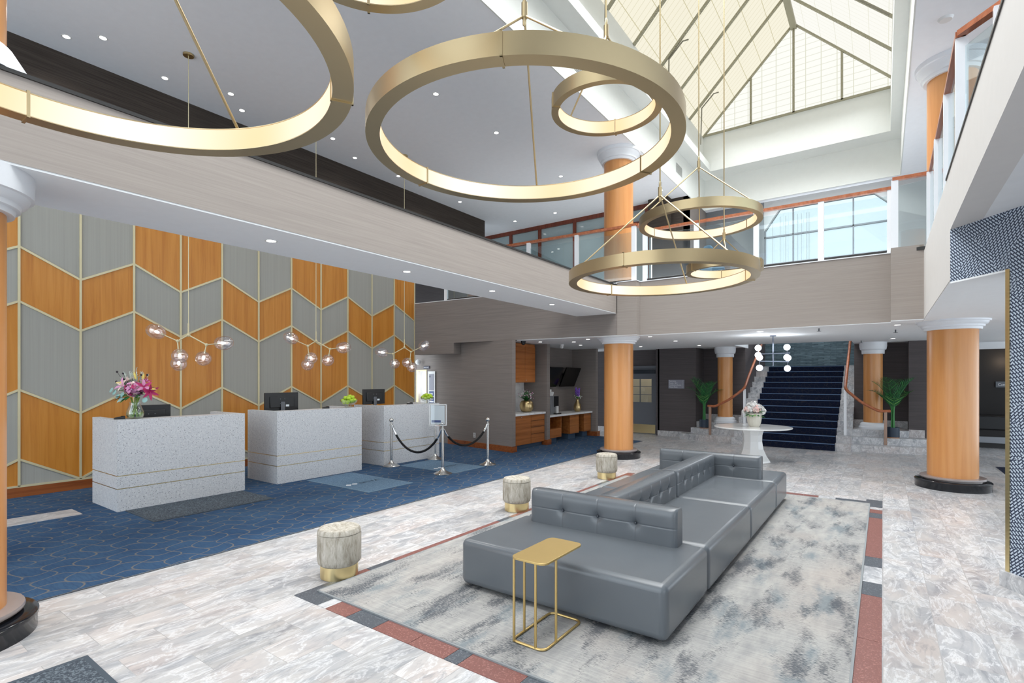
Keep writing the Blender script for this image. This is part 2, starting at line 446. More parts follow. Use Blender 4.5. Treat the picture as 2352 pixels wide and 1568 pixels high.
        if bevel:
            b = o.modifiers.new('bevel', 'BEVEL'); b.width = bevel; b.segments = bseg; b.limit_method = 'ANGLE'; b.angle_limit = rad(40)
            for p in me.polygons: p.use_smooth = True
            b.harden_normals = False
            me.set_sharp_from_angle(angle=rad(70)) if hasattr(me, 'set_sharp_from_angle') else None
        if sub:
            q = o.modifiers.new('sub', 'SUBSURF'); q.levels = q.render_levels = sub
        return o
def tag(o, label=None, cat=None, group=None, kind=None):
    for k, v in (('label', label), ('category', cat), ('group', group), ('kind', kind)):
        if v: o[k] = v
    return o
def thing(name, label, cat, loc=(0, 0, 0), rotz=0, group=None, kind=None):
    o = bpy.data.objects.new(name, None); COL.objects.link(o); o.location = loc; o.rotation_euler = (0, 0, rotz)
    o.empty_display_size = .1
    ROOT[o.name] = Matrix.Translation(Vector(loc)) @ Matrix.Rotation(rotz, 4, 'Z')
    return tag(o, label, cat, group, kind)
def struct(name, mb, mat, parent=None, bevel=0):
    o = mb.build(name, mat, parent, True, bevel)
    if parent is None: o['kind'] = 'structure'
    return o
def dup(root, loc, rotz=None, label=None, group=None):
    def cp(o, par):
        c = o.copy(); COL.objects.link(c); c.parent = par
        for ch in list(o.children): cp(ch, c)
        return c
    r = cp(root, None); r.location = loc
    if rotz is not None: r.rotation_euler = (0, 0, rotz)
    if label: r['label'] = label
    if group: r['group'] = group
    ROOT[r.name] = Matrix.Translation(Vector(loc)) @ Matrix.Rotation(r.rotation_euler.z, 4, 'Z')
    return r
def text_mb(txt, size, org, xdir, ydir, depth=.002, mb=None, mi=0, align='LEFT'):
    cu = bpy.data.curves.new('lettering', 'FONT'); cu.body = txt; cu.size = size; cu.extrude = depth/size*size; cu.align_x = align
    o = bpy.data.objects.new('lettering', cu); COL.objects.link(o)
    dg = bpy.context.evaluated_depsgraph_get(); me = bpy.data.meshes.new_from_object(o.evaluated_get(dg))
    x = Vector(xdir).normalized(); y = Vector(ydir).normalized(); z = x.cross(y); org = Vector(org)
    mb = mb or MB()
    mb.add([org+x*v.co.x+y*v.co.y+z*v.co.z for v in me.vertices], [list(p.vertices) for p in me.polygons], False, mi)
    bpy.data.objects.remove(o); bpy.data.curves.remove(cu); bpy.data.meshes.remove(me)
    return mb
ORD = ['first', 'second', 'third', 'fourth', 'fifth', 'sixth', 'seventh', 'eighth', 'ninth', 'tenth']

# ================================================================== SETTING
# levels: ground ceiling 2.62, reception beam 3.07-3.65, upper floor 3.6, upper ceiling 6.68
struct('floor', MB().box(-11.4, 6, -4, 20.5, -.12, 0), 'floor_marble')
struct('ceiling', MB().box(-12.2, -4.3, -4, 16.6, 6.68, 6.9).box(-4.3, .36, 15.75, 16.6, 6.68, 6.9).box(.36, 6, -4, 16.6, 6.68, 6.9).box(-4.3, .36, -4, -1.5, 6.68, 6.9), 'ceiling_paint')

# ---- reception wall with chevron panelling
wl = thing('wall_left', None, None, (-10.15, 0, 0), kind='structure')
P_ = .7043; Y0 = 1.941
def peak(k): return k % 2 == 0
cols = range(-8, 12)
LV = [(.55, .165), (1.55, 1.18), (2.825, 2.45), (3.615, 3.24), (4.9, 4.525)]
pan = MB(); strip = MB()
ytop = 4.95
for k in range(-8, 11):
    ya, yb = Y0+k*P_, Y0+(k+1)*P_
    pairA = (k//2) % 2 == 0
    ia, ib = (0, 1) if peak(k) else (1, 0)
    bnds = [(.165, .165)]+[(l[ia], l[ib]) for l in LV[:4]]+[(ytop, ytop)]
    for j in range(5):
        (a0, b0), (a1, b1) = bnds[j], bnds[j+1]
        woodp = (j % 2 == 1) if pairA else (j % 2 == 0)
        pan.quadbox([(-10.15, ya, a0), (-10.15, yb, b0), (-10.15, yb, b1), (-10.15, ya, a1)], (1, 0, 0), .03, 0 if woodp else 1)
    for l in LV[:4]:
        strip.bar((-10.117, ya, l[ia]), (-10.117, yb, l[ib]), .026, .03)
for k in range(-8, 12):
    strip.box(-10.13, -10.1, Y0+k*P_-.014, Y0+k*P_+.014, .16, ytop)
strip.box(-10.13, -10.1, Y0-8*P_, Y0+11*P_, .145, .172)
struct('plaster', MB().box(-10.35, -10.15, -4, 9.69, 0, 4.95), 'grey_paint', wl)
struct('panelling', pan, ['cherry', 'panel_grey'], wl)
tag(struct('brass_strip', strip, 'strip_brass', wl), 'thin brass strips between the chevron panels')
struct('baseboard_left', MB().box(-10.15, -10.1, -4, 9.68, 0, .145), 'base_wood')
struct('wall_upper_end', MB().box(-12.2, -12, 9.6, 16.6, 3.6, 6.68), 'taupe_dark')
struct('wall_upper_left', MB().box(-10.4, -10.18, -4, 12.76, 4.95, 6.68), 'brown_dark')

# ---- reception beam (runs above the carpet edge)
bm_ = thing('reception_beam', None, None, (-4.97, 3, 3.07), kind='structure')
struct('fascia', MB().box(-4.72, -4.52, -4, 10.09, 3.085, 3.65), 'taupe_light', bm_)
struct('soffit', MB().box(-5.42, -4.72, -4, 10.03, 3.085, 3.62).box(-5.42, -4.525, -4, 10.04, 3.07, 3.085), 'soffit_paint', bm_)
struct('edge_cap', MB().box(-5.44, -4.505, -4, 10.08, 3.65, 3.675), 'black_trim', bm_)

# ---- back balcony
bb = thing('balcony_back', None, None, (-4, 10.3, 2.62), kind='structure')
struct('parapet', MB().prism([(-10.12, 9.69), (-4.52, 10.06), (-4.52, 10.35), (-10.12, 10.0)], 2.62, 3.70), 'taupe_mid', bb)
struct('parapet', MB().prism([(-10.12, 9.69), (-8.8, 9.777), (-8.8, 10.05), (-10.12, 10.0)], 2.35, 2.62), 'taupe_mid', bb)
struct('pier_block', MB().box(-4.52, -4.10, 10.09, 10.36, 2.62, 3.72), 'taupe_light', bb)
struct('parapet', MB().box(-4.10, .1, 10.3, 10.5, 2.62, 3.72), 'taupe_light', bb)
struct('pier_block', MB().box(.1, .505, 10.03, 10.5, 2.62, 3.75), 'taupe_light', bb)
cp = MB().box(-4.53, -4.09, 10.08, 10.37, 3.72, 3.735).box(-4.10, .1, 10.285, 10.5, 3.72, 3.735)
cp.quadbox([(-10.12, 9.68, 3.70), (-4.52, 10.05, 3.70), (-4.52, 10.35, 3.70), (-10.12, 10, 3.70)], (0, 0, 1), .015)
struct('coping', cp, 'post_white', bb)
# slab with its white underside and the opening over the stairs
struct('slab', MB().prism([(-10.12, 10.0), (-4.52, 10.36), (-4.52, 16.6), (-11.4, 16.6), (-11.4, 10)], 2.62, 3.6)
       .box(-4.52, -3.25, 10.4, 16.6, 2.62, 3.6).box(-3.25, -.61, 10.5, 14.8, 2.62, 3.6).box(-.61, .505, 10.5, 16.6, 2.62, 3.599).prism([(.7, 6.1), (.88, 5.86), (4.4, 1.2), (6, 1.2), (6, 20.4), (.505, 20.4), (.505, 10.5), (.7, 10.5)], 2.62, 3.0), 'soffit_paint', bb)
sp_ = MB().box(-4.515, -4.105, 10.095, 10.36, 2.608, 2.62).box(-4.105, .1, 10.305, 10.5, 2.608, 2.62).box(.1, .505, 10.035, 10.5, 2.608, 2.62).box(.51, .7, 6.25, 10.5, 2.608, 2.62)
sp_.quadbox([(-6.95, 9.91, 2.608), (-4.52, 10.065, 2.608), (-4.52, 10.35, 2.608), (-6.95, 10.17, 2.608)], (0, 0, 1), .012)
struct('soffit_edge', sp_, 'soffit_paint', bb)
# ---- right balcony
rb = thing('balcony_right', None, None, (.6, 6, 2.62), kind='structure')
struct('fascia', MB().box(.505, .7, 6.25, 10.5, 2.62, 3.64), 'balcony_paint', rb)
struct('fascia', MB().box(.505, .7, -4, 6.25, 3.08, 3.64), 'balcony_paint', rb)
struct('soffit', MB().prism([(.7, -4), (6, -4), (6, 7), (.7, 7)], 3.08, 3.3), 'soffit_paint', rb)
struct('daylight_block_right', MB().box(.5, 6, -4.2, -4, 0, 6.68), 'grey_paint')  # unseen wall behind the camera, added to keep daylight off the right side
struct('slab', MB().box(.7, 6, -4, 16, 3.3, 3.6), 'balcony_floor', rb)
struct('edge_cap', MB().box(.497, .71, -4, 6.6, 3.64, 3.66), 'black_trim', rb)

# ---- white light well under the skylight
lw_ = thing('light_well', None, None, (-1.97, 8, 6.68), kind='structure')
m = MB()
m.box(-4.3, -4.28, -1.3, 15.73, 6.67, 7.55).box(.34, .36, -1.3, 15.73, 6.67, 7.55).box(-4.3, .36, 15.73, 15.75, 6.67, 7.55).box(-4.3, .36, -1.55, -1.3, 6.67, 7.55)
m.box(-4.55, -3.95, -1.3, 15.75, 7.55, 7.75).box(.145, .6, -1.3, 15.75, 7.55, 7.75).box(-3.95, .145, 15.12, 15.75, 7.55, 7.75)
m.box(-4.35, -4.15, -1.3, 15.3, 7.75, 8.56).box(.145, .35, -1.3, 15.3, 7.75, 8.56).box(-4.15, .145, 15.12, 15.3, 7.75, 8.56).box(-4.15, .145, -1.5, -1.3, 7.75, 8.56)
struct('plaster', m, 'white_paint', lw_)
sk = thing('skylight', 'gabled translucent skylight with grey rafters over the lobby', 'skylight', (-1.87, 7, 8.56))
XL, XR, XA, ZB, ZA, YG = -4.144, .404, -1.87, 8.56, 10.87, 15.1
def slope(xa, xb, za, zb, nm, mat, lab):
    L = math.hypot(xb-xa, zb-za)
    o = MB().quadbox([(xa, -1.4, za), (xa, YG, za), (xb, YG, zb), (xb, -1.4, zb)], ((za-zb)*(1 if xb > xa else -1), 0, abs(xb-xa)), .03).build(nm, mat, sk, True)
    return tag(o, lab)
slope(XL, XA, ZB, ZA, 'roof_slope', 'roof_panel', 'cream translucent left roof slope')
slope(XR, XA, ZB, ZA, 'roof_slope', 'roof_panel_bright', 'whiter translucent right roof slope')
MB().quadbox([(XL, YG, ZB), (XR, YG, ZB), (XA, YG, ZA)], (0, 1, 0), .03).build('gable', 'gable_panel', sk, True)
for i in range(14):
    y = YG-.03-1.25*i
    MB().bar((XL, y, ZB-.02), (XA, y, ZA-.02), .05, .07, up=(0, 1, 0)).build('rafter', 'rafter', sk, True)
    MB().bar((XR, y, ZB-.02), (XA, y, ZA-.02), .05, .07, up=(0, 1, 0)).build('rafter', 'rafter', sk, True)
MB().box(XA-.07, XA+.07, -1.4, YG, ZA-.16, ZA+.02).build('ridge_beam', 'rafter', sk, True)
MB().box(XL, XR, YG-.05, YG, ZB-.02, ZB+.03).build('base_rail', 'rafter', sk, True)
for x in (-2.889, -1.872, -.819):
    zt = ZB+(ZA-ZB)*(1-abs(x-XA)/(XA-XL))
    MB().box(x-.025, x+.025, YG-.05, YG, ZB, zt).build('mullion', 'rafter', sk, True)
# sprinkler pipes under the slopes
def pipe(pts, label, r=.016):
    tag(MB().tube(pts, r, 8).build('sprinkler_pipe', 'pipe_grey'), label, 'pipe', 'sprinkler pipes under the skylight')
def sl(x, y, o=.09): return (x, y, ZB+(x-XL)*(ZA-ZB)/(XA-XL)-o)
for y, lab in ((8.15, 'bent grey sprinkler pipe on the left skylight slope, nearest the camera'), (13.9, 'bent grey sprinkler pipe on the left skylight slope, close to the gable'), (11.35, 'bent grey sprinkler pipe on the left skylight slope, middle one of three')):
    pipe([sl(-3.45, y+.08, .16), sl(-3.55, y, .1), sl(-3.85, y, .08), (-3.86, y+.02, 8.6), (-3.88, y+.02, 7.85)], lab)
def sr(x, y, o=.12): return (x, y, ZB+(XR-x)*(ZA-ZB)/(XR-XA)-o)
pipe([sr(-1.6, 12.4), sr(.1, 12.4)], 'long straight grey sprinkler pipe under the right skylight slope', .02)
for (y, lab) in ((8.0, 'grey air grille on the white well wall at the top of the photo'), (13.4, 'grey air grille on the white well wall behind the ring lights')):
    v_ = thing('air_grille', lab, 'vent', (-4.3, y, 7.1), group='air grilles on the light well')
    MB().box(0, .012, -.28, .28, -.13, .13).build('frame', 'white_paint', v_)
    q = MB()
    for i in range(9): q.box(.012, .02, -.25, .25, -.115+i*.0275, -.1+i*.0275)
    q.build('slats', 'vent_grey', v_)

# ---- taupe wall behind the rope line, with the doorway at its left end
wb = thing('wall_back', None, None, (-8.5, 9.9, 0), kind='structure')
struct('wallcovering', MB().prism([(-9.35, 10.16), (-6.98, 9.76), (-6.98, 9.9), (-9.35, 10.3)], 0, 2.62)
       .prism([(-10.30, 10.32), (-9.35, 10.16), (-9.35, 10.3), (-10.30, 10.46)], 0, 2.62).prism([(-10.75, 10.395), (-10.30, 10.32), (-10.30, 10.46), (-10.75, 10.53)], 1.93, 2.62).prism([(-11.6, 10.54), (-10.75, 10.395), (-10.75, 10.53), (-11.6, 10.68)], 0, 2.62), 'taupe_mid', wb)
struct('baseboard_back', MB().prism([(-9.33, 10.13), (-6.955, 9.733), (-6.955, 9.93), (-9.33, 10.3)], 0, .14), 'base_wood')
tag(struct('door_2', MB().prism([(-11.4, 10.95), (-9.9, 10.95), (-9.9, 11), (-11.4, 11)], 0, 2.2), 'white_plastic'), None)
struct('trim_2', MB().prism([(-10.315, 10.315), (-10.285, 10.31), (-10.285, 10.36), (-10.315, 10.36)], 0, 1.95).prism([(-10.77, 10.385), (-10.72, 10.377), (-10.72, 10.42), (-10.77, 10.42)], 0, 1.95).prism([(-10.77, 10.385), (-10.28, 10.307), (-10.28, 10.36), (-10.77, 10.42)], 1.93, 1.97), 'strip_brass')
bulb('back_office_lamp', (-10.5, 10.72, 1.6), 45, (.9, .97, 1))

# ---- walls at the back of the lobby
struct('wall_far_left', MB().box(-5.55, -4.6, 15.35, 15.6, 0, 2.62).box(-4.6, -4.42, 15.35, 16.2, 0, 2.62).box(-4.6, -3.25, 16.2, 16.4, 0, 2.62).box(-3.45, -3.252, 16.4, 19.3, 0, 3.7), 'taupe_dark')
struct('wall_far_right', MB().box(.65, 1.75, 15.6, 15.8, 0, 2.62).box(.5, .65, 15.6, 16.2, 0, 2.62).box(-.61, .65, 16.2, 16.4, 0, 2.62).box(-.608, -.41, 16.4, 19.3, 0, 3.7), 'taupe_dark')
struct('wall_stair', MB().box(-3.4, -.45, 19.3, 19.5, 1.6, 5.5), 'ledger_stone')
struct('wall_passage', MB().box(-7.8, -6.7, 15.62, 15.8, 0, 2.62).box(-5.62, -5.4, 15.62, 15.8, 0, 2.62).box(-6.7, -5.62, 15.62, 15.8, 2.1, 2.62).box(-5.6, -5.5, 15.35, 15.7, 0, 2.62), 'taupe_dark')
struct('wall_right_hall', MB().box(1.3, 6, 18.2, 18.4, 0, 2.62), 'corridor_dark')
b_ = MB().box(-5.55, -4.42, 15.325, 15.36, 0, .16).box(-7.8, -6.75, 15.6, 15.65, 0, .16)
struct('baseboard_far', b_, 'step_marble')

# ---- portal on the right with woven-pattern wallcovering
pw = thing('wall_right', None, None, (.84, 5.85, 0), kind='structure')
A_ = Vector((.505, 6.25)); J_ = Vector((.835, 5.80)); D_ = (J_-A_).normalized(); N_ = Vector((-D_.y, D_.x))
if N_.x < 0: N_ = -N_
def along(s_, o=0): p = J_+D_*s_+N_*o; return (p.x, p.y)
struct('patterned_header', MB().prism([(A_.x, A_.y), along(0), along(0, .25), (A_.x+N_.x*.25, A_.y+N_.y*.25)], 2.60, 3.08), 'weave_paper', pw)
struct('patterned_pier', MB().prism([along(0), along(5.5), along(5.5, .25), along(0, .25)], .13, 3.08), 'weave_paper', pw)
tag(struct('gold_edge', MB().prism([along(-.022, -.008), along(.012, -.008), along(.012, .26), along(-.022, .26)], .13, 2.6), 'bright_brass', pw), 'gold metal corner bead')
struct('header_reveal', MB().prism([(A_.x, A_.y), along(0), along(0, .25), (A_.x+N_.x*.25, A_.y+N_.y*.25)], 2.585, 2.60), 'soffit_paint', pw)
struct('baseboard_right', MB().prism([along(-.05, -.03), along(5.5, -.03), along(5.5, .27), along(-.05, .27)], 0, .13), 'step_marble')

# ---- upper level back: walls, lounge windows, timber glazed screen
plain('lounge_grey', S(112, 115, 119), .7)
struct('wall_lounge', MB().box(-4.3, -2.72, 16.0, 16.2, 3.6, 6.68), 'lounge_grey')
struct('wall_upper_back', MB().box(.15, 6, 16, 16.2, 3.6, 6.68)
       .quadbox([(-2.72, 16, 6.43), (.15, 16, 6.43), (.15, 16, 6.68), (-2.72, 16, 6.68)], (0, 1, 0), .2)
       .quadbox([(-2.72, 16, 5.86), (-2.33, 16, 6.43), (-2.72, 16, 6.43)], (0, 1, 0), .2).quadbox([(.15, 16, 6.1), (.15, 16, 6.43), (-.18, 16, 6.43)], (0, 1, 0), .2), 'grey_paint')
w1 = thing('window_1', None, None, (-1.3, 16, 3.6), kind='structure')
fr = MB()
for x in (-2.72, -2.02, -1.33, -.64, .11): fr.box(x, x+.035, 16.02, 16.1, 3.6, 6.43)
for z in (3.62, 4.9, 5.66): fr.box(-2.72, .15, 16.02, 16.1, z, z+.04)
for x in (-2.5, -2.32, -2.18, -1.9, -1.8, -1.68, -1.62): fr.box(x, x+.008, 15.99, 16.0, 3.6, 6.2)
struct('window_frame', fr, 'grey_plastic', w1)
struct('pane', MB().box(-2.72, .15, 16.12, 16.13, 3.6, 6.43), 'window_glass', w1)
struct('wall_upper_side', MB().box(-4.42, -4.3, 14.2, 16.2, 3.6, 6.68), 'taupe_wall')
gs = thing('window_2', None, None, (-8, 14.2, 3.6), kind='structure')
struct('pane', MB().box(-11.4, -5.35, 14.23, 14.26, 3.6, 6.6), 'partition_glass', gs)
fr = MB().box(-11.4, -5.3, 14.17, 14.28, 6.56, 6.68).box(-11.4, -5.3, 14.17, 14.28, 6.14, 6.22)
for x in (-11.3, -10.2, -9.05, -7.77, -6.6, -5.45): fr.box(x-.045, x+.045, 14.16, 14.29, 3.6, 6.6)
struct('window_frame', fr, 'frame_wood', gs)
struct('wall_upper_screen', MB().box(-5.3, -4.3, 14.2, 14.4, 3.6, 6.68).box(-5.3, -4.75, 13.9, 14.2, 5.9, 6.68), 'brown_dark')

# ================================================================== COLUMNS
def column(name, label, x, y, upper=True, sub='one'):
    c = thing('column', label, 'column', (x, y, 0), group='round wood columns')
    MB().lathe([(.315, .17), (.315, 2.47)], seg=48).build('shaft', 'column_wood', c) if y > 5 else MB().lathe([(.315, .17), (.315, 2.80)], seg=48).build('shaft', 'column_wood', c)
    zc = 2.47 if y > 5 else 2.80; zt = 2.62 if y > 5 else 3.07
    MB().lathe([(.318, zc), (.355, zc), (.36, zc+.035), (.385, zc+.04), (.39, zc+.07), (.42, zc+.085), (.435, zc+.12), (.455, zc+.125), (.46, zt)], seg=48).build('capital', 'capital_white', c)
    tag(MB().lathe([(.47, 0), (.47, .09), (.478, .1), (.478, .12), (.465, .13), (.38, .13)], seg=56).build('base_ring', 'black_stone', c), 'polished black stone base ring')
    tag(MB().lathe([(.36, .12), (.36, .15), (.405, .155), (.41, .17), (.405, .185), (.31, .187)], seg=56).build('base_disc', 'granite_disc', c), 'grey granite base disc')
    z0 = 3.7 if y > 5 else 3.68
    tag(MB().lathe([(.315, z0), (.315, 6.42)], seg=48).build('upper_shaft', 'column_wood', c), 'upper storey shaft')
    MB().lathe([(.318, 6.42), (.36, 6.42), (.37, 6.47), (.395, 6.475), (.40, 6.52), (.43, 6.55), (.445, 6.60), (.465, 6.61), (.47, 6.68)], seg=48).build('upper_capital', 'capital_white', c)
    if y < 5: MB().lathe([(.46, z0), (.45, z0+.05), (.36, z0+.2), (.318, z0+.22)], seg=48).build('upper_base', 'capital_white', c)
    return c
column('column', 'round wood column in the middle of the photo by the rope line and grey beam end', -4.73, 10.64)
column('column', 'big round wood column on black stone base at the right of the lobby', .887, 10.66)
column('column', 'round wood column cut off by the left edge of the photo', -4.9, .56)
def small_column(label, x, y):
    c = thing('column', label, 'column', (x, y, .47), group='slim wood columns beside the stairs')
    MB().lathe([(.2, .15), (.2, 1.88)], seg=40).build('shaft', 'column_wood', c)
    MB().lathe([(.2, 1.86), (.235, 1.86), (.24, 1.95), (.27, 1.97), (.285, 2.05), (.285, 2.15)], seg=40).build('capital', 'capital_white', c)
    MB().lathe([(.3, 0), (.3, .06), (.275, .075), (.27, .13), (.25, .15), (.2, .17)], seg=40).build('base', 'capital_white', c)
small_column('slim wood column on the marble steps left of the staircase', -3.67, 15.6)
small_column('slim wood column on the marble steps right of the staircase', -.2, 15.68)

# ================================================================== FLOOR FINISHES
tag(MB().prism([(-10.15, -4), (-5.27, -4), (-5.27, 1), (-5.33, 8), (-5.39, 13.68), (-6.75, 14.1), (-8.2, 14.4), (-10.15, 14.4)], 0, .006).build('carpet', 'blue_carpet'),
    'blue patterned wall-to-wall carpet area in front of the reception desks', 'carpet')
tag(MB().prism([(-5.27, -4), (-5.255, -4), (-5.255, 1), (-5.315, 8), (-5.375, 13.68), (-5.39, 13.68), (-5.33, 8), (-5.27, 1)], 0, .007).build('trim_3', 'dark_granite'), None, None, None, 'structure')
tag(MB().box(-8.6, -8.18, -.5, 2.16, .006, .012).build('trim_4', 'step_marble'), None, None, None, 'structure')
tag(MB().prism([(1.78, 13.66), (1.78, 12.55), (6, 10), (6, 14)], 0, .005).build('carpet', 'stair_carpet'), 'small dark blue carpet area seen behind the patterned pier on the right', 'carpet')
# stone border round the rug
bo = thing('trim_1', None, None, (-1.9, 2.4, 0), kind='structure')
segs = {'red': MB(), 'dark': MB(), 'white': MB()}
def seg_y(x0, x1, br, c):
    for (a, b), k in zip(zip(br, br[1:]), c): segs[k].box(x0, x1, min(a, b)+.002, max(a, b)-.002, 0, .004)
def seg_x(y0, y1, br, c):
    for (a, b), k in zip(zip(br, br[1:]), c): segs[k].box(min(a, b)+.002, max(a, b)-.002, y0, y1, 0, .004)
seg_y(-.19, -.006, [8.9, 8.4, 8.25, 8.03, 7.75, 6.03, 5.72, 5.27, 4.95, 4.1, 3.3, 2.5], ['dark', 'white', 'red', 'dark', 'red', 'dark', 'white', 'dark', 'red', 'red', 'red'])
seg_x(2.32, 2.5, [-3.77, -3.46, -3.36, -3.12, -2.83, -2.48, -2.17, -2.06, -1.65, -1.35, -.8, -.45, -.006], ['dark', 'white', 'red', 'dark', 'red', 'red', 'dark', 'red', 'dark', 'red', 'dark', 'red'])
seg_y(-3.77, -3.64, [2.5, 2.72, 3.02, 3.32, 4.1, 4.95, 5.2, 6.5, 7.6, 8.0, 8.9], ['dark', 'red', 'dark', 'red', 'red', 'dark', 'red', 'red', 'dark', 'red'])
seg_x(8.55, 8.76, [-3.64, -2.9, -2.2, -.95, -.76, -.55, -.19], ['red', 'dark', 'red', 'red', 'white', 'dark'])
for k, mname in (('red', 'red_granite'), ('dark', 'dark_granite'), ('white', 'step_marble')): segs[k].build(k+'_border_tile', mname, bo, True)
rg = thing('area_rug', 'large distressed grey and blue area rug under the sofa', 'rug', (-1.9, 5.5, .004))
MB().box(-3.67, -.155, 2.48, 8.56, .004, .015).build('pile', 'rug_weave', rg, True)
MB().box(-3.685, -3.665, 2.465, 8.575, .004, .014).box(-.16, -.14, 2.465, 8.575, .004, .014).box(-3.67, -.155, 2.465, 2.483, .004, .014).box(-3.67, -.155, 8.557, 8.575, .004, .014).build('binding', 'rug_binding', rg, True)

# ================================================================== RING LIGHTS
def ring(label, x, y, z, R, a0, hub, wd, ztop=10.6):
    t = thing('ring_chandelier', label, 'chandelier', (x, y, z), group='brass ring lights'); h = .11
    MB().lathe([(R, 0), (R, h), (R-wd, h), (R-wd, h-.004), (R-wd+.008, h-.006), (R-wd+.008, .006), (R-wd, .004), (R-wd, 0)], seg=128, smooth=False, close=True).build('ring', 'champagne', t)
    q = t.children[0]
    for p in q.data.polygons: p.use_smooth = True
    q.data.set_sharp_from_angle(angle=rad(40))
    tag(MB().lathe([(R-wd+.006, .006), (R-wd+.006, h-.006), (R-wd+.001, h-.006), (R-wd+.001, .006)], seg=128, smooth=True, close=True).build('diffuser', 'ring_diffuser', t), 'glowing inner diffuser band')
    for k in range(3):
        a = rad(a0+120*k); d = Vector((math.cos(a), math.sin(a), 0)); T = Vector((-d.y, d.x, 0)); q = MB()
        for ra, rb, za, zb in ((R-wd-.004, R+.006, -.006, 0), (R-wd-.004, R+.006, h, h+.006), (R, R+.006, -.006, h+.006), (R-wd-.005, R-wd, -.006, h+.006)):
            v = [d*r_+T*s_*.006+Vector((0, 0, z_)) for z_ in (za, zb) for r_ in (ra, rb) for s_ in (-1, 1)]
            q.add(v, [(0, 1, 3, 2), (4, 6, 7, 5), (0, 4, 5, 1), (2, 3, 7, 6), (0, 2, 6, 4), (1, 5, 7, 3)])
        q.build('clasp', 'champagne', t)
        a = rad(a0+60+120*k); d = Vector((math.cos(a), math.sin(a), 0))
        MB().cyl((0, 0, hub-z-.03), d*(R-wd/2)+Vector((0, 0, h)), .0075, 8).build('rod', 'champagne', t)
    MB().lathe([(.004, -.1), (.012, -.09), (.012, -.05), (.02, -.045), (.02, .05), (.012, .055), (.012, .1), (.007, .11)], (0, 0, hub-z), 16).build('hub', 'champagne', t)
    MB().cyl((0, 0, hub-z), (0, 0, ztop-z), .008, 8).build('stem', 'champagne', t)
ring('large brass ring light cut off by the top left edge, nearest the camera', -2.34, .64, 2.9, .915, 60, 3.75, .085, 10.4)
ring('small brass ring light of which only the bottom shows at the top edge', -1.706, 1.37, 3.5, .448, 20, 4.1, .057)
ring('large brass ring light hanging in the upper middle of the photo', -1.86, 2.737, 3.16, .978, 58, 4.05, .083)
ring('small brass ring light seen through the big middle ring', -1.846, 3.907, 3.9, .447, 104, 4.55, .057)
ring('medium brass ring light hanging above the low wide ring near the balcony', -1.94, 6.872, 3.7, .752, 45, 4.48, .07)
ring('lowest wide brass ring light hanging in front of the back balcony', -1.841, 5.158, 2.69, .921, 30, 3.6, .083)
ring('small brass ring light seen inside the lowest wide ring', -1.762, 7.431, 3.16, .489, 108, 3.65, .06)

# ================================================================== BRANCHING GLASS PENDANTS (over the desks)
def pendant(label, loc, rot):
    t = thing('branching_pendant', label, 'pendant light', loc, rot, 'branching glass globe pendants over reception')
    zc = 6.68-loc[2]
    tag(MB().lathe([(.07, zc-.03), (.075, zc-.025), (.075, zc), (.01, zc)], seg=24).build('canopy', 'brass', t), 'round brass ceiling canopy')
    MB().cyl((0, 0, .16), (0, 0, zc-.02), .006, 6).build('cord', 'strip_brass', t)
    br = MB().cyl((0, 0, 0), (0, 0, .18), .012, 8).ball((0, 0, 0), .028)
    JL = Vector((-.135, -.05, -.095)); JR = Vector((.24, .06, -.145)); JD = Vector((-.115, -.06, -.255))
    br.cyl((0, 0, 0), JL, .0095).cyl((0, 0, 0), JR, .0095).ball(JL, .024).ball(JR, .024).cyl(JL, JD, .0095).ball(JD, .022)
    ends = [(JL, (-.43, -.1, .045), 1.25), (JD, (-.175, .04, -.44), 1.), (JD, (-.03, -.16, -.33), 1.), (JR, (.475, .12, -.115), 1.25), (JR, (.215, .02, -.36), 1.)]
    gl = []
    for j, e, st_ in ends:
        e = Vector(e); d = (e-j).normalized(); br.cyl(j, e-d*.09, .008).cyl(e-d*.12, e-d*.08, .016); gl.append((e, d, st_))
    br.build('branch', 'strip_brass', t)
    for e, d, st_ in gl:
        g = MB().ball(e, .112, 24, 16, (1, 1, st_), 0, d); g = g.build('globe', 'globe_glass', t)
        MB().ball(e-d*.015, .023, 12, 8, (1, 1, 1.5), 0, d).build('light_bulb', 'filament', g)
    for e, d, st_ in gl[1:4:2]:
        p = Matrix.Translation(loc) @ Matrix.Rotation(rot, 4, 'Z') @ e
        bulb('pendant_light', p, 9, r=.02)
yaw = rad(YAW)
pendant('branching glass globe pendant above the flower desk, nearest of three', (-8.66, 3.58, 2.38), yaw)
pendant('branching glass globe pendant above the middle reception desk', (-8.66, 5.78, 2.42), yaw)
pendant('branching glass globe pendant above the far reception desk, by the taupe wall', (-8.66, 7.99, 2.41), yaw+PI)

# ================================================================== RECEPTION DESKS
def desk(label, y0, y1):
    t = thing('reception_desk', label, 'reception desk', (-8.4, (y0+y1)/2, .006), group='terrazzo reception desks')
    xf, xb = -7.95, -8.87; z = 1.18
    b = MB()
    for za, zb in ((.006, .289), (.300, .455), (.466, z)):
        b.box(-8.2, xf, y0, y1, za, zb).box(xb, -8.2, y0, y0+.09, za, zb).box(xb, -8.2, y1-.09, y1, za, zb)
    b.build('body', 'terrazzo', t, True)
    for z0 in (.29, .456):
        MB().box(xb+.002, xf-.002, y0+.002, y1-.002, z0-.001, z0+.010).build('brass_line', 'bright_brass', t, True)
    tag(MB().box(xb, -8.2, y0+.09, y1-.09, .74, .78).build('worktop', 'counter_white', t, True), 'lower white worktop behind the front')
desk('terrazzo reception desk with the flower vase, nearest the camera', 2.45, 4.08)
desk('terrazzo reception desk in the middle with an apple bowl', 4.60, 6.27)
desk('terrazzo reception desk furthest away, behind the rope posts', 6.80, 8.36)
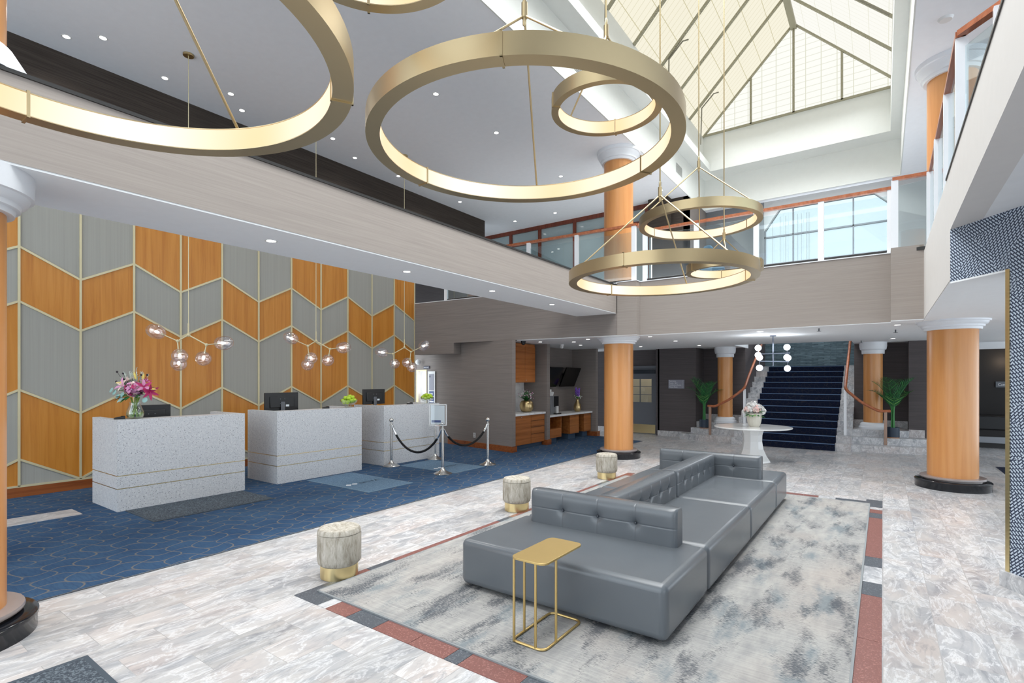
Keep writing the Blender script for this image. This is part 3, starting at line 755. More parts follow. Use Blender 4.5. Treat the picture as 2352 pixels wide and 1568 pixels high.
def monitor(label, x, y, wd, z0, z1, stand=True, rot=0.):
    t = thing('computer_monitor', label, 'monitor', (x, y, .78), rot, 'monitors on the reception desks')
    h0, h1 = z0-.78, z1-.78; zc = (h0+h1)/2
    MB().box(-.02, .012, -wd/2, wd/2, h0, h1).build('housing', 'black_plastic', t, bevel=.006)
    tag(MB().box(.012, .03, -wd*.36, wd*.36, h0+.06, h1-.07).build('back_cover', 'black_plastic', t, bevel=.008), 'raised rear cover')
    MB().box(-.023, -.02, -wd/2+.01, wd/2-.01, h0+.012, h1-.01).build('screen', 'screen_black', t)
    MB().box(.03, .05, -.035, .035, .02, zc).build('stand_neck', 'grey_plastic', t, bevel=.004)
    MB().box(-.1, .12, -.12, .12, 0, .02).build('stand_foot', 'black_plastic', t, bevel=.005)
    MB().box(.03, .034, .06, .12, h0+.075, h0+.11).build('rating_label', 'paper', t)
    for sy in (-.05, .05):
        for sz in (-.03, .05): MB().cyl((.03, sy*.8, zc+sz), (.034, sy*.8, zc+sz), .005, 8).build('screw', 'silver_plastic', t)
monitor('black monitor behind the flower vase on the nearest desk', -8.55, 3.04, .5, .98, 1.335)
monitor('black monitor with four mounting screws on the middle desk', -8.55, 5.03, .62, 1.15, 1.47)
monitor('black monitor with wide grey stand on the furthest desk', -8.55, 7.05, .56, 1.19, 1.5)
def terminal(label, x, y, rot):
    t = thing('card_terminal', label, 'card terminal', (x, y, 1.18), rot, 'card terminals on the desks')
    MB().add([(-.06, -.035, 0), (.06, -.035, 0), (.06, .035, 0), (-.06, .035, 0), (-.05, -.03, .022), (.06, -.03, .04), (.06, .03, .04), (-.05, .03, .022)],
             [(3, 2, 1, 0), (4, 5, 6, 7), (0, 1, 5, 4), (1, 2, 6, 5), (2, 3, 7, 6), (3, 0, 4, 7)]).build('body', 'black_plastic', t, bevel=.005)
    MB().box(.015, .055, -.022, .022, .035, .0415).build('screen', 'screen_black', t)
terminal('small black card terminal at the left end of the nearest desk', -8.13, 2.53, 1.4)
terminal('small black card terminal on the middle desk right of its monitor', -8.1, 5.6, 1.2)
terminal('small black card terminal on the furthest desk right of its monitor', -8.1, 7.62, 1.2)

# ---- flower vase and bouquet on the near desk
VX, VY, VZ = -8.08, 2.69, 1.18
t = thing('flower_vase', 'clear bulbous glass vase holding the bouquet on the nearest desk', 'vase', (VX, VY, VZ))
MB().lathe([(.055, 0), (.085, .012), (.10, .05), (.098, .09), (.075, .15), (.06, .19), (.066, .22), (.062, .22), (.056, .19), (.071, .15), (.094, .09), (.096, .05), (.08, .016), (.001, .014)], seg=32).build('glass_body', 'clear_glass', t)
MB().lathe([(.001, .015), (.078, .018), (.093, .05), (.091, .085), (.001, .085)], seg=28).build('water', 'water', t)
bq = thing('bouquet', 'mixed bouquet of pink hydrangea, magenta lilies and greenery in the glass vase', 'flowers', (VX, VY, VZ+.02))
r_ = random.Random(3)
stm = MB()
for i in range(14):
    a = r_.uniform(0, 2*PI); q = r_.uniform(.02, .07)
    stm.cyl((q*math.cos(a), q*math.sin(a), 0), (.05*math.cos(a+2.6), .05*math.sin(a+2.6), .26), .006, 6)
stm.build('stems', 'stem_green', bq)
ex = Vector((math.cos(yaw), math.sin(yaw), 0)); ef = Vector((-math.sin(yaw), math.cos(yaw), 0)); ez = Vector((0, 0, 1))
def bqp(u, f_, z_): return ex*u+ef*f_+ez*z_
def hydrangea(par, c, r, mats, n=70, name='hydrangea', ps=.034):
    m_ = MB(); k = random.Random(int(abs(c[0])*1000)+n)
    for i in range(n):
        u = k.uniform(-1, 1); a = k.uniform(0, 2*PI); s_ = math.sqrt(1-u*u); d = Vector((s_*math.cos(a), s_*math.sin(a), u*.8+.12)).normalized()
        p = Vector(c)+d*r*k.uniform(.85, 1.05)
        x = d.cross(Vector((.3, .5, .8))).normalized(); y = d.cross(x); mi = k.randrange(len(mats))
        for j in range(4):
            b_a = PI/2*j+a; q = x*math.cos(b_a)+y*math.sin(b_a)
            m_.leaf(p, q+d*.25, d, ps, ps*.9, -.1, mi, 2, .5)
    m_.ball(c, r*.8, 12, 8, (1, 1, .9), 0)
    return m_.build(name, mats, par)
hydrangea(bq, bqp(.03, -.06, .37), .09, ['petal_pink', 'petal_magenta', 'petal_pink', 'petal_cream'], 110)
hydrangea(bq, bqp(.1, -.03, .37), .06, ['petal_pink', 'petal_cream'], 50)
def lily(par, c, d, mats, L=.11, name='lily', n=6, wd=.04):
    d = Vector(d).normalized(); x = d.cross(Vector((.2, .4, .9))).normalized(); y = d.cross(x); m_ = MB()
    for j in range(n):
        a = 2*PI*j/n; q = x*math.cos(a)+y*math.sin(a)
        m_.leaf(c, q*.9+d*.75, d-q*.8, L, wd, .32, j % len(mats), 5)
    for j in range(4): m_.cyl(c, Vector(c)+d*.07+x*.015*math.cos(j*1.6)+y*.015*math.sin(j*1.6), .0025, 5)
    return m_.build(name, mats, par)
lily(bq, bqp(.17, -.08, .40), bqp(.8, -.7, .3), ['petal_magenta', 'petal_pink'])
lily(bq, bqp(.22, -.05, .34), bqp(.9, -.5, -.25), ['petal_magenta'], .12)
lily(bq, bqp(.12, .02, .46), bqp(.3, -.2, .8), ['petal_magenta', 'petal_pink'], .08)
lily(bq, bqp(-.12, -.05, .42), bqp(-.3, -.8, .4), ['petal_cream', 'petal_pink'], .11)
lily(bq, bqp(-.08, 0, .47), bqp(-.2, -.4, .8), ['petal_cream'], .1)
lv = MB()
for i in range(46):
    a = r_.uniform(0, 2*PI); el = r_.uniform(-.35, .8); rr = r_.uniform(.05, .16)
    d = Vector((math.cos(a)*math.cos(el), math.sin(a)*math.cos(el), math.sin(el)))
    lv.leaf(d*rr+Vector((0, 0, .3)), d, (0, 0, 1), r_.uniform(.07, .14), r_.uniform(.03, .06), .2, r_.choice([0, 0, 1, 2]))
for u, z_ in ((-.12, .24), (-.2, .33), (-.24, .36), (.2, .23), (-.1, .3), (-.16, .28)):
    lv.ball(bqp(u, -.1, z_), .036, 10, 6, (1, 1, .12), 2, bqp(-.2, -.9, .3)+Vector((u, 0, .1)))
lv.build('foliage', ['leaf_dark', 'leaf_mid', 'leaf_blue'], bq)
sp = MB()
for i in range(26):
    u = r_.uniform(-.2, .18); top = bqp(u, r_.uniform(-.03, .1), r_.uniform(.5, .66)-abs(u)*.3); b_ = bqp(u*.4, .02, .34)
    sp.cyl(b_, top, .0025, 4)
    for j in range(16):
        q = r_.uniform(.35, 1); p = b_.lerp(top, q)
        sp.leaf(p, Vector((r_.uniform(-1, 1), r_.uniform(-1, 1), r_.uniform(.1, 1))), (0, .2, 1), .03, .012, .1, 0, 2)
sp.build('sprig', 'sprig_white', bq)
bd = MB()
for u, z_ in ((-.24, .60), (-.25, .47), (-.16, .58), (.08, .56), (.16, .56), (-.15, .5)):
    bd.cyl(bqp(u*.3, 0, .35), bqp(u, .0, z_), .0025, 4).ball(bqp(u, 0, z_), .014, 8, 6)
bd.build('seed_head', 'seed_dark', bq)
for p, q in (((-.12, .46), (-.24, .45)), ((.04, .5), (.02, .6)), ((.13, .48), (.15, .57)), ((.22, .37), (.29, .37))):
    a = bqp(p[0], -.04, p[1]); b = bqp(q[0], -.05, q[1]); MB().lathe([(.004, 0), (.014, .03), (.012, .07), (.003, .1)], a, 8, axis=b-a).build('lily_bud', 'petal_yellow', bq)

# ---- apple bowls
def apple_bowl(label, x, y, r, spots, alabel, grp):
    t = thing('glass_bowl', label, 'bowl', (x, y, 1.18), group='glass bowls on the desks')
    MB().lathe([(.001, .004), (r*.42, .004), (r*.42, .016), (r*.3, .03), (r*.6, .05), (r*.88, .09), (r, .14), (r*.975, .14), (r*.85, .095), (r*.57, .058), (.001, .045)], seg=32).build('glass_body', 'clear_glass', t)
    first = None
    for i, (u, f_, z_) in enumerate(spots):
        p = Vector((x, y, 1.18))+ex*u*r+ef*f_*r+ez*z_
        if first is None:
            a = thing('apple', alabel, 'apple', p, 0, grp); ar = .042
            prof = [(.001, -.03), (.014, -.036), (.03, -.03), (.041, -.008), (.042, .01), (.034, .03), (.018, .036), (.006, .028), (.001, .022)]
            MB().lathe(prof, seg=20).build('flesh', 'apple', a); MB().cyl((0, 0, .022), (.006, .003, .045), .0025, 5).build('stem', 'seed_dark', a); first = a
        else: dup(first, p, i*1.3, alabel, grp)
apple_bowl('footed clear glass bowl of green apples on the middle desk', -8.09, 6.08, .165, [(-.62, 0, .12), (-.3, -.5, .10), (.1, -.6, .10), (.45, -.35, .12), (.62, .1, .13), (0, .5, .11), (-.42, .4, .12), (.35, .5, .12), (-.3, -.05, .175), (.08, -.2, .17), (.4, .1, .185), (.05, .25, .2)],
           'green apple piled in the glass bowl on the middle desk', 'apples in the middle desk bowl')
apple_bowl('footed clear glass bowl of green apples on the furthest desk', -8.09, 8.12, .15, [(-.6, 0, .13), (-.15, -.5, .11), (.3, -.5, .12), (.6, 0, .14), (0, .4, .12), (-.05, -.1, .18), (.4, .15, .17), (-.4, .2, .16)],
           'green apple piled in the glass bowl on the furthest desk', 'apples in the furthest desk bowl')

# ================================================================== STANCHIONS, ROPES, SIGN HOLDER
def stanchion(label, x, y):
    t = thing('stanchion', label, 'stanchion', (x, y, .006), group='steel rope posts')
    MB().lathe([(.001, 0), (.165, 0), (.165, .012), (.15, .022), (.1, .04), (.05, .07), (.03, .105), (.027, .12)], seg=36).build('base', 'steel', t)
    MB().lathe([(.025, .11), (.025, .83), (.012, .835), (.012, .86)], seg=24).build('pole', 'steel', t)
    MB().lathe([(.028, .79), (.034, .795), (.034, .815), (.028, .82)], seg=20).build('collar', 'steel', t)
    MB().ball((0, 0, .9), .042, 20, 14).build('ball_finial', 'steel', t)
SA, SB, SCC, SD = (-7.79, 6.85), (-6.41, 6.83), (-6.37, 8.08), (-7.73, 8.0)
stanchion('steel rope post with ball top standing left, before the furthest desk', *SA)
stanchion('steel rope post nearest the camera, carrying the sign holder', *SB)
stanchion('steel rope post with ball top standing right, in front of the taupe wall', *SCC)
stanchion('steel rope post hidden behind the sign holder post', *SD)
def rope(label, a, b, sag):
    t = thing('barrier_rope', label, 'rope', (a[0], a[1], .8), group='black barrier ropes')
    A = Vector((a[0], a[1], .81)); B = Vector((b[0], b[1], .81)); d = (B-A).normalized(); A += d*.03; B -= d*.03; pts = []
    for i in range(25):
        q = i/24; p = A.lerp(B, q); p.z -= sag*(1-(2*q-1)**2)**.8; pts.append(p)
    MB().tube(pts[2:-2], .021, 12).build('rope', 'rope_black', t, True)
    for e in (pts[:3], pts[-3:]): MB().tube(e, .017, 10).build('end_hook', 'chrome', t, True)
rope('black rope sagging between the left post and the sign post', SA, SB, .47)
rope('black rope sagging between the sign post and the right post', SB, SCC, .35)
t = thing('sign_holder', 'clear sign holder with a white notice on top of the nearest rope post', 'sign', (SB[0]-.06, SB[1]-.06, .835), rad(28))
MB().box(-.045, .045, -.02, .02, .03, .05).cyl((0, 0, .025), (0, 0, .06), .012).build('clamp', 'chrome', t)
MB().box(-.155, .155, -.012, .012, .045, .42).build('acrylic_frame', 'clear_glass', t)
MB().box(-.125, .125, -.006, .006, .07, .4).build('notice', 'paper', t)
MB().box(-.115, .055, -.0085, -.006, .095, .135).build('blue_panel', 'sign_blue', t)
q = MB().box(-.16, -.145, -.016, .016, .04, .425).box(.145, .16, -.016, .016, .04, .425).box(-.16, .16, -.016, .016, .41, .425).box(-.16, .16, -.016, .016, .04, .055)
q.build('frame_edge', 'white_plastic', t)

# ================================================================== MATS
def fmat(name, label, x0, x1, y0, y1, m1, edge, grp=None, z=.006):
    t = thing(name, label, 'mat', ((x0+x1)/2, (y0+y1)/2, z), group=grp)
    MB().box(x0+.03, x1-.03, y0+.03, y1-.03, z, z+.008).build('pile', m1, t, True)
    MB().box(x0, x1, y0, y0+.03, z, z+.006).box(x0, x1, y1-.03, y1, z, z+.006).box(x0, x0+.03, y0+.03, y1-.03, z, z+.006).box(x1-.03, x1, y0+.03, y1-.03, z, z+.006).build('border', edge, t, True)
    return t
plain('mat_dark_edge', S(66, 76, 86), .8)
fmat('floor_mat', 'dark ribbed mat lying against the front of the nearest desk', -7.93, -7.03, 2.53, 4.03, 'entrance_mat', 'mat_dark_edge')
fmat('entrance_mat', 'grey ribbed entrance mat at the bottom left corner of the photo', -3.98, -2.2, -.6, 1.075, 'entrance_mat', 'mat_dark_edge', None, 0)
def logo_mat(label, x0, x1, y0, y1, s_):
    t = fmat('logo_mat', label, x0, x1, y0, y1, 'grey_mat', 'mat_edge', 'grey-blue logo mats')
    cx_, cy_ = (x0+x1)/2, (y0+y1)/2; z = .0145
    q = MB()
    for dx, dy in ((-.0, -.3), (.0, -.185)):
        c = Vector((cx_+.12, cy_+dy, 0)); h = .055
        q.prism([(c.x, c.y-h), (c.x+h, c.y), (c.x, c.y+h), (c.x-h, c.y)], z-.001, z)
    text_mb('DELTA', .13, (cx_+.17, cy_-.1, z-.001), (0, 1, 0), (-1, 0, 0), .0005, q)
    q.build('lettering', 'letter_white', t, True)
logo_mat('grey-blue logo mat in front of the middle desk', -7.85, -6.25, 5.06, 5.96, 1)
logo_mat('grey-blue logo mat between the rope posts', -7.72, -6.28, 7.0, 7.88, 1)

# ================================================================== STOOLS
def stool(label, x, y):
    t = thing('ottoman', label, 'stool', (x, y, .003), group='velvet stools with brass bases')
    MB().lathe([(.001, .385), (.12, .425), (.165, .418), (.178, .4), (.181, .378), (.174, .374), (.001, .374)][::-1], seg=40).build('seat_top', 'velvet', t)
    MB().lathe([(.178, .374), (.182, .36), (.183, .16), (.176, .125), (.158, .108), (.001, .108)][::-1], seg=40).build('body', 'velvet', t)
    MB().lathe([(.157, 0), (.157, .108), (.001, .108)], seg=40).build('base', 'bright_brass', t)
    q = MB()
    for k in range(8):
        a = 2*PI*k/8; q.box(.18, .1845, -.0012, .0012, .13, .372) if k == 0 else q.add([Matrix.Rotation(a, 3, 'Z') @ Vector(p) for p in MB().box(.18, .1845, -.0012, .0012, .13, .372).v], MB().box(0, 1, 0, 1, 0, 1).f)
    q.build('seam', 'velvet', t)
stool('cream velvet stool with brass base, nearest the camera', -3.84, 2.79)
stool('cream velvet stool with brass base, middle one of the row of three', -3.88, 5.53)
stool('cream velvet stool with brass base, furthest, in front of the middle column', -3.87, 8.21)

# ================================================================== SOFA
sf = thing('sofa', 'long grey leather double-sided lounge sofa with low tufted backrests on the rug', 'sofa', (-1.955, 5.7, .015))
SX0, SX1 = -2.81, -1.10
def cushion(x0, x1, y0, y1, z0, z1, bev, name, bseg=6):
    o = MB().box(x0, x1, y0, y1, z0, z1).build(name, 'leather', sf, True, bev, bseg); return o
ys = [3.2, 4.165, 5.76, 7.30, 8.2]
for a, b in zip(ys, ys[1:]): cushion(SX0, SX1, a+.002, b-.002, .035, .40, .052, 'seat')
sm = MB()
for x in (SX0+.1, SX1-.1, (SX0+SX1)/2):
    for y in ys: sm.box(x-.04, x+.04, min(max(y-.04, 3.3), 8.02), min(max(y-.04, 3.3), 8.02)+.08, .0155, .06)
sm.build('foot', 'black_plastic', sf, True)
def back(axis, c0, c1, face, th, z0, z1, nb, facesign):
    """tufted backrest; tufts dimple the mesh on both faces"""
    n = 64; mz = 16; m_ = MB(); L = c1-c0
    btn = [(c0+L*(i+1)/(nb+1), (z0+z1)/2) for i in range(nb)]
    def off(c, z):
        d = 0.
        for bx, bz in btn:
            r2 = (c-bx)**2+((z-bz)*1.0)**2; d += .024*math.exp(-r2/.0007)+.006*math.exp(-r2/.004)
            d += .0028*math.exp(-((c-bx)/.0045)**2)
        d += .0028*math.exp(-((z-(z0+z1)/2)/.0045)**2)
        e = min(c-c0, c1-c); ez_ = z1-z
        d += .03*math.exp(-e/.018)+.03*math.exp(-ez_/.018)
        return d
    cs = [c0+L*i/n for i in range(n+1)]; zs = [z0+(z1-z0)*j/mz for j in range(mz+1)]
    cs = sorted(set(cs+[b[0]+e for b in btn for e in (-.018, -.012, -.008, -.004, 0, .004, .008, .012, .018)]+[c0+.01, c0+.02, c1-.01, c1-.02])); n = len(cs)-1
    zs = sorted(set(zs+[(z0+z1)/2-.012, (z0+z1)/2-.008, (z0+z1)/2-.004, (z0+z1)/2, (z0+z1)/2+.004, (z0+z1)/2+.008, (z0+z1)/2+.012, z1-.01, z1-.02])); mz = len(zs)-1
    vs = []
    for sgn in (0, 1):
        for z in zs:
            for c in cs:
                o = off(c, z); f_ = face+o*facesign if sgn == 0 else face+(th-o)*facesign
                vs.append((c, f_, z) if axis == 'x' else (f_, c, z))
    fs = []; st_ = (n+1)*(mz+1)
    for j in range(mz):
        for i in range(n):
            a = j*(n+1)+i; fs.append((a, a+1, a+n+2, a+n+1)); a += st_; fs.append((a+1, a, a+n+1, a+n+2))
    for i in range(n):
        a = mz*(n+1)+i; fs.append((a, a+1, a+1+st_, a+st_)); a = i; fs.append((a+1, a, a+st_, a+1+st_))
    for j in range(mz):
        a = j*(n+1); fs.append((a+n+1, a, a+st_, a+n+1+st_)); a += n; fs.append((a, a+n+1, a+n+1+st_, a+st_))
    o = m_.add(vs, fs, True).build('backrest', 'leather', sf, True)
    bmh = bmesh.new(); bmh.from_mesh(o.data); bmesh.ops.recalc_face_normals(bmh, faces=bmh.faces); bmh.to_mesh(o.data); bmh.free()
    bt_ = MB()
    for bx, bz in btn:
        for fc in (face+facesign*.024, face+facesign*(th-.024)):
            p = (bx, fc, bz) if axis == 'x' else (fc, bx, bz); bt_.ball(p, .011, 10, 6)
    bt_.build('tuft_button', 'leather_seam', o, True)
    return o
back('x', -2.64, -1.29, 3.97, .18, .392, .69, 3, 1)
back('x', -2.64, -1.29, 7.53, .18, .392, .69, 3, -1)
back('y', 4.15, 5.74, -1.85, .21, .392, .685, 5, -1)
back('y', 5.745, 7.35, -1.85, .21, .392, .685, 5, -1)

# ================================================================== C-SHAPED SIDE TABLE
t = thing('side_table', 'gold C-shaped metal side table pushed against the sofa end', 'side table', (-1.825, 2.965, .015))
def rrect(x0, x1, y0, y1, r, n=5):
    o = []
    for cx_, cy_, a0 in ((x1-r, y1-r, 0), (x0+r, y1-r, 90), (x0+r, y0+r, 180), (x1-r, y0+r, 270)):
        for i in range(n+1): a = rad(a0+90*i/n); o.append((cx_+r*math.cos(a), cy_+r*math.sin(a)))
    return o
MB().prism(rrect(-1.955, -1.69, 2.705, 3.215, .05), .548, .562, smooth=True).build('tabletop', 'gold_paint', t, True, .002, 2)
MB().tube([(x, y, .0235) for x, y in rrect(-1.945, -1.70, 2.715, 3.205, .045)], .0085, 8, closed=True).build('base_loop', 'gold_paint', t, True)
for x, y in ((-1.928, 2.717), (-1.762, 2.715), (-1.945, 2.86), (-1.70, 2.86)): MB().cyl((x, y, .02), (x, y, .55), .0085, 10).build('leg', 'gold_paint', t, True)

# ================================================================== ROUND TABLE, ITS FLOWERS, STAIR CHANDELIER
TX, TY = -2.21, 11.69
t = thing('round_table', 'white round pedestal table in front of the staircase', 'table', (TX, TY, 0))
MB().lathe([(.001, .69), (.7, .69), (.74, .7), (.745, .715), (.74, .722), (.001, .722)], seg=72).build('tabletop', 'white_gloss', t)
prof = [(.34, 0), (.33, .03), (.27, .12), (.21, .26), (.185, .42), (.19, .55), (.22, .66), (.24, .69)]
MB().lathe(prof, seg=8, smooth=False).build('pedestal', 'white_gloss', t)
t = thing('planter_vase', 'ribbed cream ceramic pot on the white round table', 'vase', (TX+.04, TY-.03, .722))
m_ = MB(); N = 48; pr = [(.09, 0), (.105, .02), (.13, .1), (.142, .2), (.138, .27), (.13, .28), (.12, .27), (.001, .26)]
vs = [((r*(1+.025*math.cos(12*2*PI*k/N)))*math.cos(2*PI*k/N), (r*(1+.025*math.cos(12*2*PI*k/N)))*math.sin(2*PI*k/N), z) for r, z in pr for k in range(N)]
m_.add(vs, [(i*N+k, i*N+(k+1) % N, (i+1)*N+(k+1) % N, (i+1)*N+k) for i in range(len(pr)-1) for k in range(N)], True).build('pot', 'planter_ceramic', t)
fl = thing('flower_arrangement', 'white and peach flower arrangement in the cream pot on the round table', 'flowers', (TX+.04, TY-.03, .99))
for i, (u, f_, z_, r, c) in enumerate(((0, 0, .17, .09, 0), (-.11, -.02, .1, .08, 0), (.11, 0, .1, .08, 0), (0, -.1, .1, .07, 1), (-.15, .05, .05, .06, 0), (.15, -.04, .05, .06, 0), (.07, -.08, .13, .05, 0), (-.05, .08, .15, .07, 0), (.16, .06, .1, .055, 0), (-.17, -.04, .09, .05, 1))):
    hydrangea(fl, ex*u+ef*f_+ez*z_, r, [['petal_white'], ['petal_peach', 'petal_white', 'petal_cream']][c], 40, ['hydrangea', 'rose'][c], .03)
lv = MB()
for i in range(30):
    a = r_.uniform(0, 2*PI); d = Vector((math.cos(a), math.sin(a), r_.uniform(-.3, .5))); lv.leaf(d*.08, d, (0, 0, 1), r_.uniform(.1, .17), .045, .2, i % 2)
lv.build('foliage', ['leaf_mid', 'leaf_light'], fl)
t = thing('globe_chandelier', 'dark metal chandelier with white glowing globes in front of the staircase', 'chandelier', (-1.87, 12.0, 1.98), yaw)
zt = 2.62-1.98
MB().cyl((0, 0, 0), (0, 0, zt), .014, 10).cyl((0, 0, zt-.02), (0, 0, zt), .06, 16).build('stem', 'dark_chrome', t)
ar = MB().bar((-.32, .05, .25), (.33, -.05, .27), .018, .018).bar((-.33, -.06, .1), (.36, .06, .09), .018, .018)
posts = [(-.29, .045, .25, .13), (-.29, .045, .25, -.02), (-.31, -.055, .1, .075), (-.31, -.055, .1, -.14), (.27, -.04, .27, .12), (.27, -.04, .27, -.09), (.34, .055, .09, .08), (.33, .055, .09, -.14)]
for x, y, z, dz in posts: ar.cyl((x, y, z), (x, y, z+dz), .01, 8)
ar.build('arm', 'dark_chrome', t)
for x, y, z, dz in posts: MB().ball((x, y, z+dz), .065, 20, 12).build('globe', 'globe_glow', t)
for dx in (-.3, .3): bulb('globe_light', (-1.87+ex.x*dx, 12+ex.y*dx-.1, 1.98+.4), 7, (.88, .94, 1), .1)

# ================================================================== STAIRCASE AND MARBLE PLATFORMS
st = thing('staircase', 'wide staircase with dark navy carpet between marble cheeks', 'stairs', (-1.93, 14.45, 0))
HN, TR, SY0 = .1615, .3, 14.45
run = MB(); nos = MB(); ck = [MB(), MB()]
for k in range(13):
    y0 = SY0+TR*k; z = HN*(k+1)
    run.box(-2.93, -.927, y0, y0+TR+.01 if k < 12 else 19.3, 0 if k == 0 else z-HN-.02, z)
    nos.box(-2.92, -.937, y0-.006, y0+.05, z-.012, z+.003)
    ck[0].box(-3.25, -2.93, y0+.02, y0+TR+.02 if k < 12 else 19.3, 0, z+.012); ck[1].box(-.927, -.61, y0+.02, y0+TR+.02 if k < 12 else 19.3, 0, z+.012)
run.build('carpet_runner', 'stair_carpet', st, True); tag(nos.build('lit_nosing', 'lit_nosing', st, True), 'step edges coloured lighter as light caught by the treads'); [c.build('marble_cheek', 'step_marble', st, True) for c in ck]
def platform(side, label):
    t = thing('marble_steps', label, 'steps', (-4 if side < 0 else 0, 15, 0), group='curved marble steps beside the staircase')
    for k in range(3):
        x0, x1 = (-4.42, -3.25) if side < 0 else (-.61, .5)
        if k < 2: x0, x1 = (-4.75+.25*k, -3.25) if side < 0 else (-.61, 1.25-.35*k)
        def fy(x): return 14.47+.30*k+(x+1.93)**2/18
        n = 12; xs = [x0+(x1-x0)*i/n for i in range(n+1)]
        yb = 16.2
        pl = [(x, fy(x)) for x in xs]
        if side < 0: pl += [(x1, yb), (-4.42, yb)]+([(-4.42, 15.34), (x0, 15.34)] if x0 < -4.42 else [])
        else: pl += ([(x1, 15.59), (.5, 15.59)] if x1 > .5 else [])+[(.5, yb), (x0, yb)]
        MB().prism(pl, HN*k*.99, HN*(k+1)*.99).build('step', 'step_marble', t, True)
    return t
platform(-1, 'curved grey marble steps flanking the staircase on its left')
platform(1, 'curved grey marble steps flanking the staircase on its right')
struct('baseboard_stair', MB().box(-4.42, -3.25, 16.17, 16.2, .48, .66).box(-.61, .5, 16.17, 16.2, .48, .66).box(.5, .8, 15.57, 15.6, .32, .5), 'step_marble')
def handrail(label, pts, posts_):
    t = thing('handrail', label, 'handrail', pts[0], group='curved wooden handrails of the staircase')
    # smooth the path
    P = [Vector(p) for p in pts]; out = [P[0]]
    for i in range(1, len(P)-1):
        a = P[i].lerp(P[i-1], .25); b = P[i].lerp(P[i+1], min(.25, .3/(P[i+1]-P[i]).length))
        for k in range(6): q = k/5; out.append(a.lerp(P[i], q).lerp(P[i].lerp(b, q), q))
    out.append(P[-1]); m_ = MB()
    MB().tube(out, .034, 10).build('rail', 'rail_wood', t, True)
    for p, z0, m in posts_: MB().box(p[0]-.03, p[0]+.03, p[1]-.03, p[1]+.03, z0, p[2]-.02).build('post', m, t, True)
handrail('curved wooden handrail on the left side of the staircase', [(-3.98, 14.98, .96), (-3.78, 14.95, .95), (-3.4, 14.92, 1.15), (-3.02, 14.95, 1.46), (-3.04, 15.6, 1.8), (-3.04, 18.9, 3.55)], [((-3.92, 14.97, .96), .16, 'post_bronze'), ((-3.03, 15.0, 1.46), .33, 'post_white')])
handrail('curved wooden handrail on the right side of the staircase', [(.14, 15.0, .96), (-.08, 14.95, .95), (-.42, 14.95, 1.15), (-.75, 15.0, 1.46), (-.75, 15.6, 1.8), (-.75, 18.9, 3.55)], [((.05, 14.99, .96), .16, 'post_bronze'), ((-.75, 15.05, 1.46), .33, 'post_white')])

# ---- palms
def palm(label, x, y, z, seed, h, pot_r=.13):
    t = thing('potted_palm', label, 'plant', (x, y, z), group='potted palms on the marble steps'); k = random.Random(seed)
    MB().lathe([(.001, .02), (pot_r, .02), (pot_r, .25), (pot_r-.012, .25), (pot_r-.012, .2), (.001, .2)], seg=32).build('pot', 'pot_blue', t)
    MB().lathe([(.001, 0), (pot_r*.96, 0), (pot_r*.96, .022), (.001, .022)], seg=32).build('pot_base', 'pot_wood', t)
    q = MB()
    for i in range(4):
        a = i*PI/2+.4; q.tube([(.03*math.cos(a), .03*math.sin(a), .2), (.022*math.cos(a), .022*math.sin(a), .5), (.035*math.cos(a+.4), .035*math.sin(a+.4), .78)], [.017, .014, .01], 8)
    q.build('trunk', 'leaf_mid', t)
    for i in range(9):
        a = 2*PI*i/9+k.uniform(-.2, .2); inner = i % 2 == 0; low = i in (3, 7)
        L = k.uniform(.86, 1.0)*h*.60*(1.12 if inner else .9)*(.8 if low else 1); lean = k.uniform(.14, .28) if inner else k.uniform(.42, .62)
        b0 = Vector((0, 0, .55 if inner else k.uniform(.48, .6))); hd = Vector((math.cos(a), math.sin(a), 0)); m_ = MB(); pts = []; K = 22
        for j in range(K+1):
            s_ = j/K; ang = PI/2-lean*(.5+.8*s_)-(.75*s_*s_ if inner else .95*s_*s_)
            if j == 0: p = b0.copy()
            else: p = pts[-1]+(hd*math.cos(ang)+Vector((0, 0, math.sin(ang))))*L/K
            pts.append(p)
        m_.tube(pts, [.008*(1-.8*j/K) for j in range(K+1)], 6, 0)
        for j in range(7, K+1):
            d = (pts[j]-pts[j-1]).normalized(); sd = Vector((-hd.y, hd.x, 0)); up = sd.cross(d)
            ll = .21*math.sin(PI*(.2+.72*(j-7)/(K-7)))*h*.72
            for s2 in (-1, 1):
                for o in (.25,):
                    m_.leaf(pts[j-1].lerp(pts[j], o), sd*s2*.85+d*.8+up*.12, up, ll*1.15*k.uniform(.9, 1.1), .0165, .22, 1 if (i+j) % 4 else 2, 3)
        m_.leaf(pts[-1], pts[-1]-pts[-2], (0, 0, 1), .1, .014, .1, 1, 3)
        m_.build('frond', ['leaf_mid', 'leaf_dark', 'leaf_mid' if not i % 3 == 1 else 'leaf_light'], t)
palm('potted palm in a dark blue pot left of the staircase', -4.12, 15.12, .32, 4, 1.5)
palm('potted palm in a dark blue pot right of the staircase', .19, 15.2, .32, 9, 1.55)

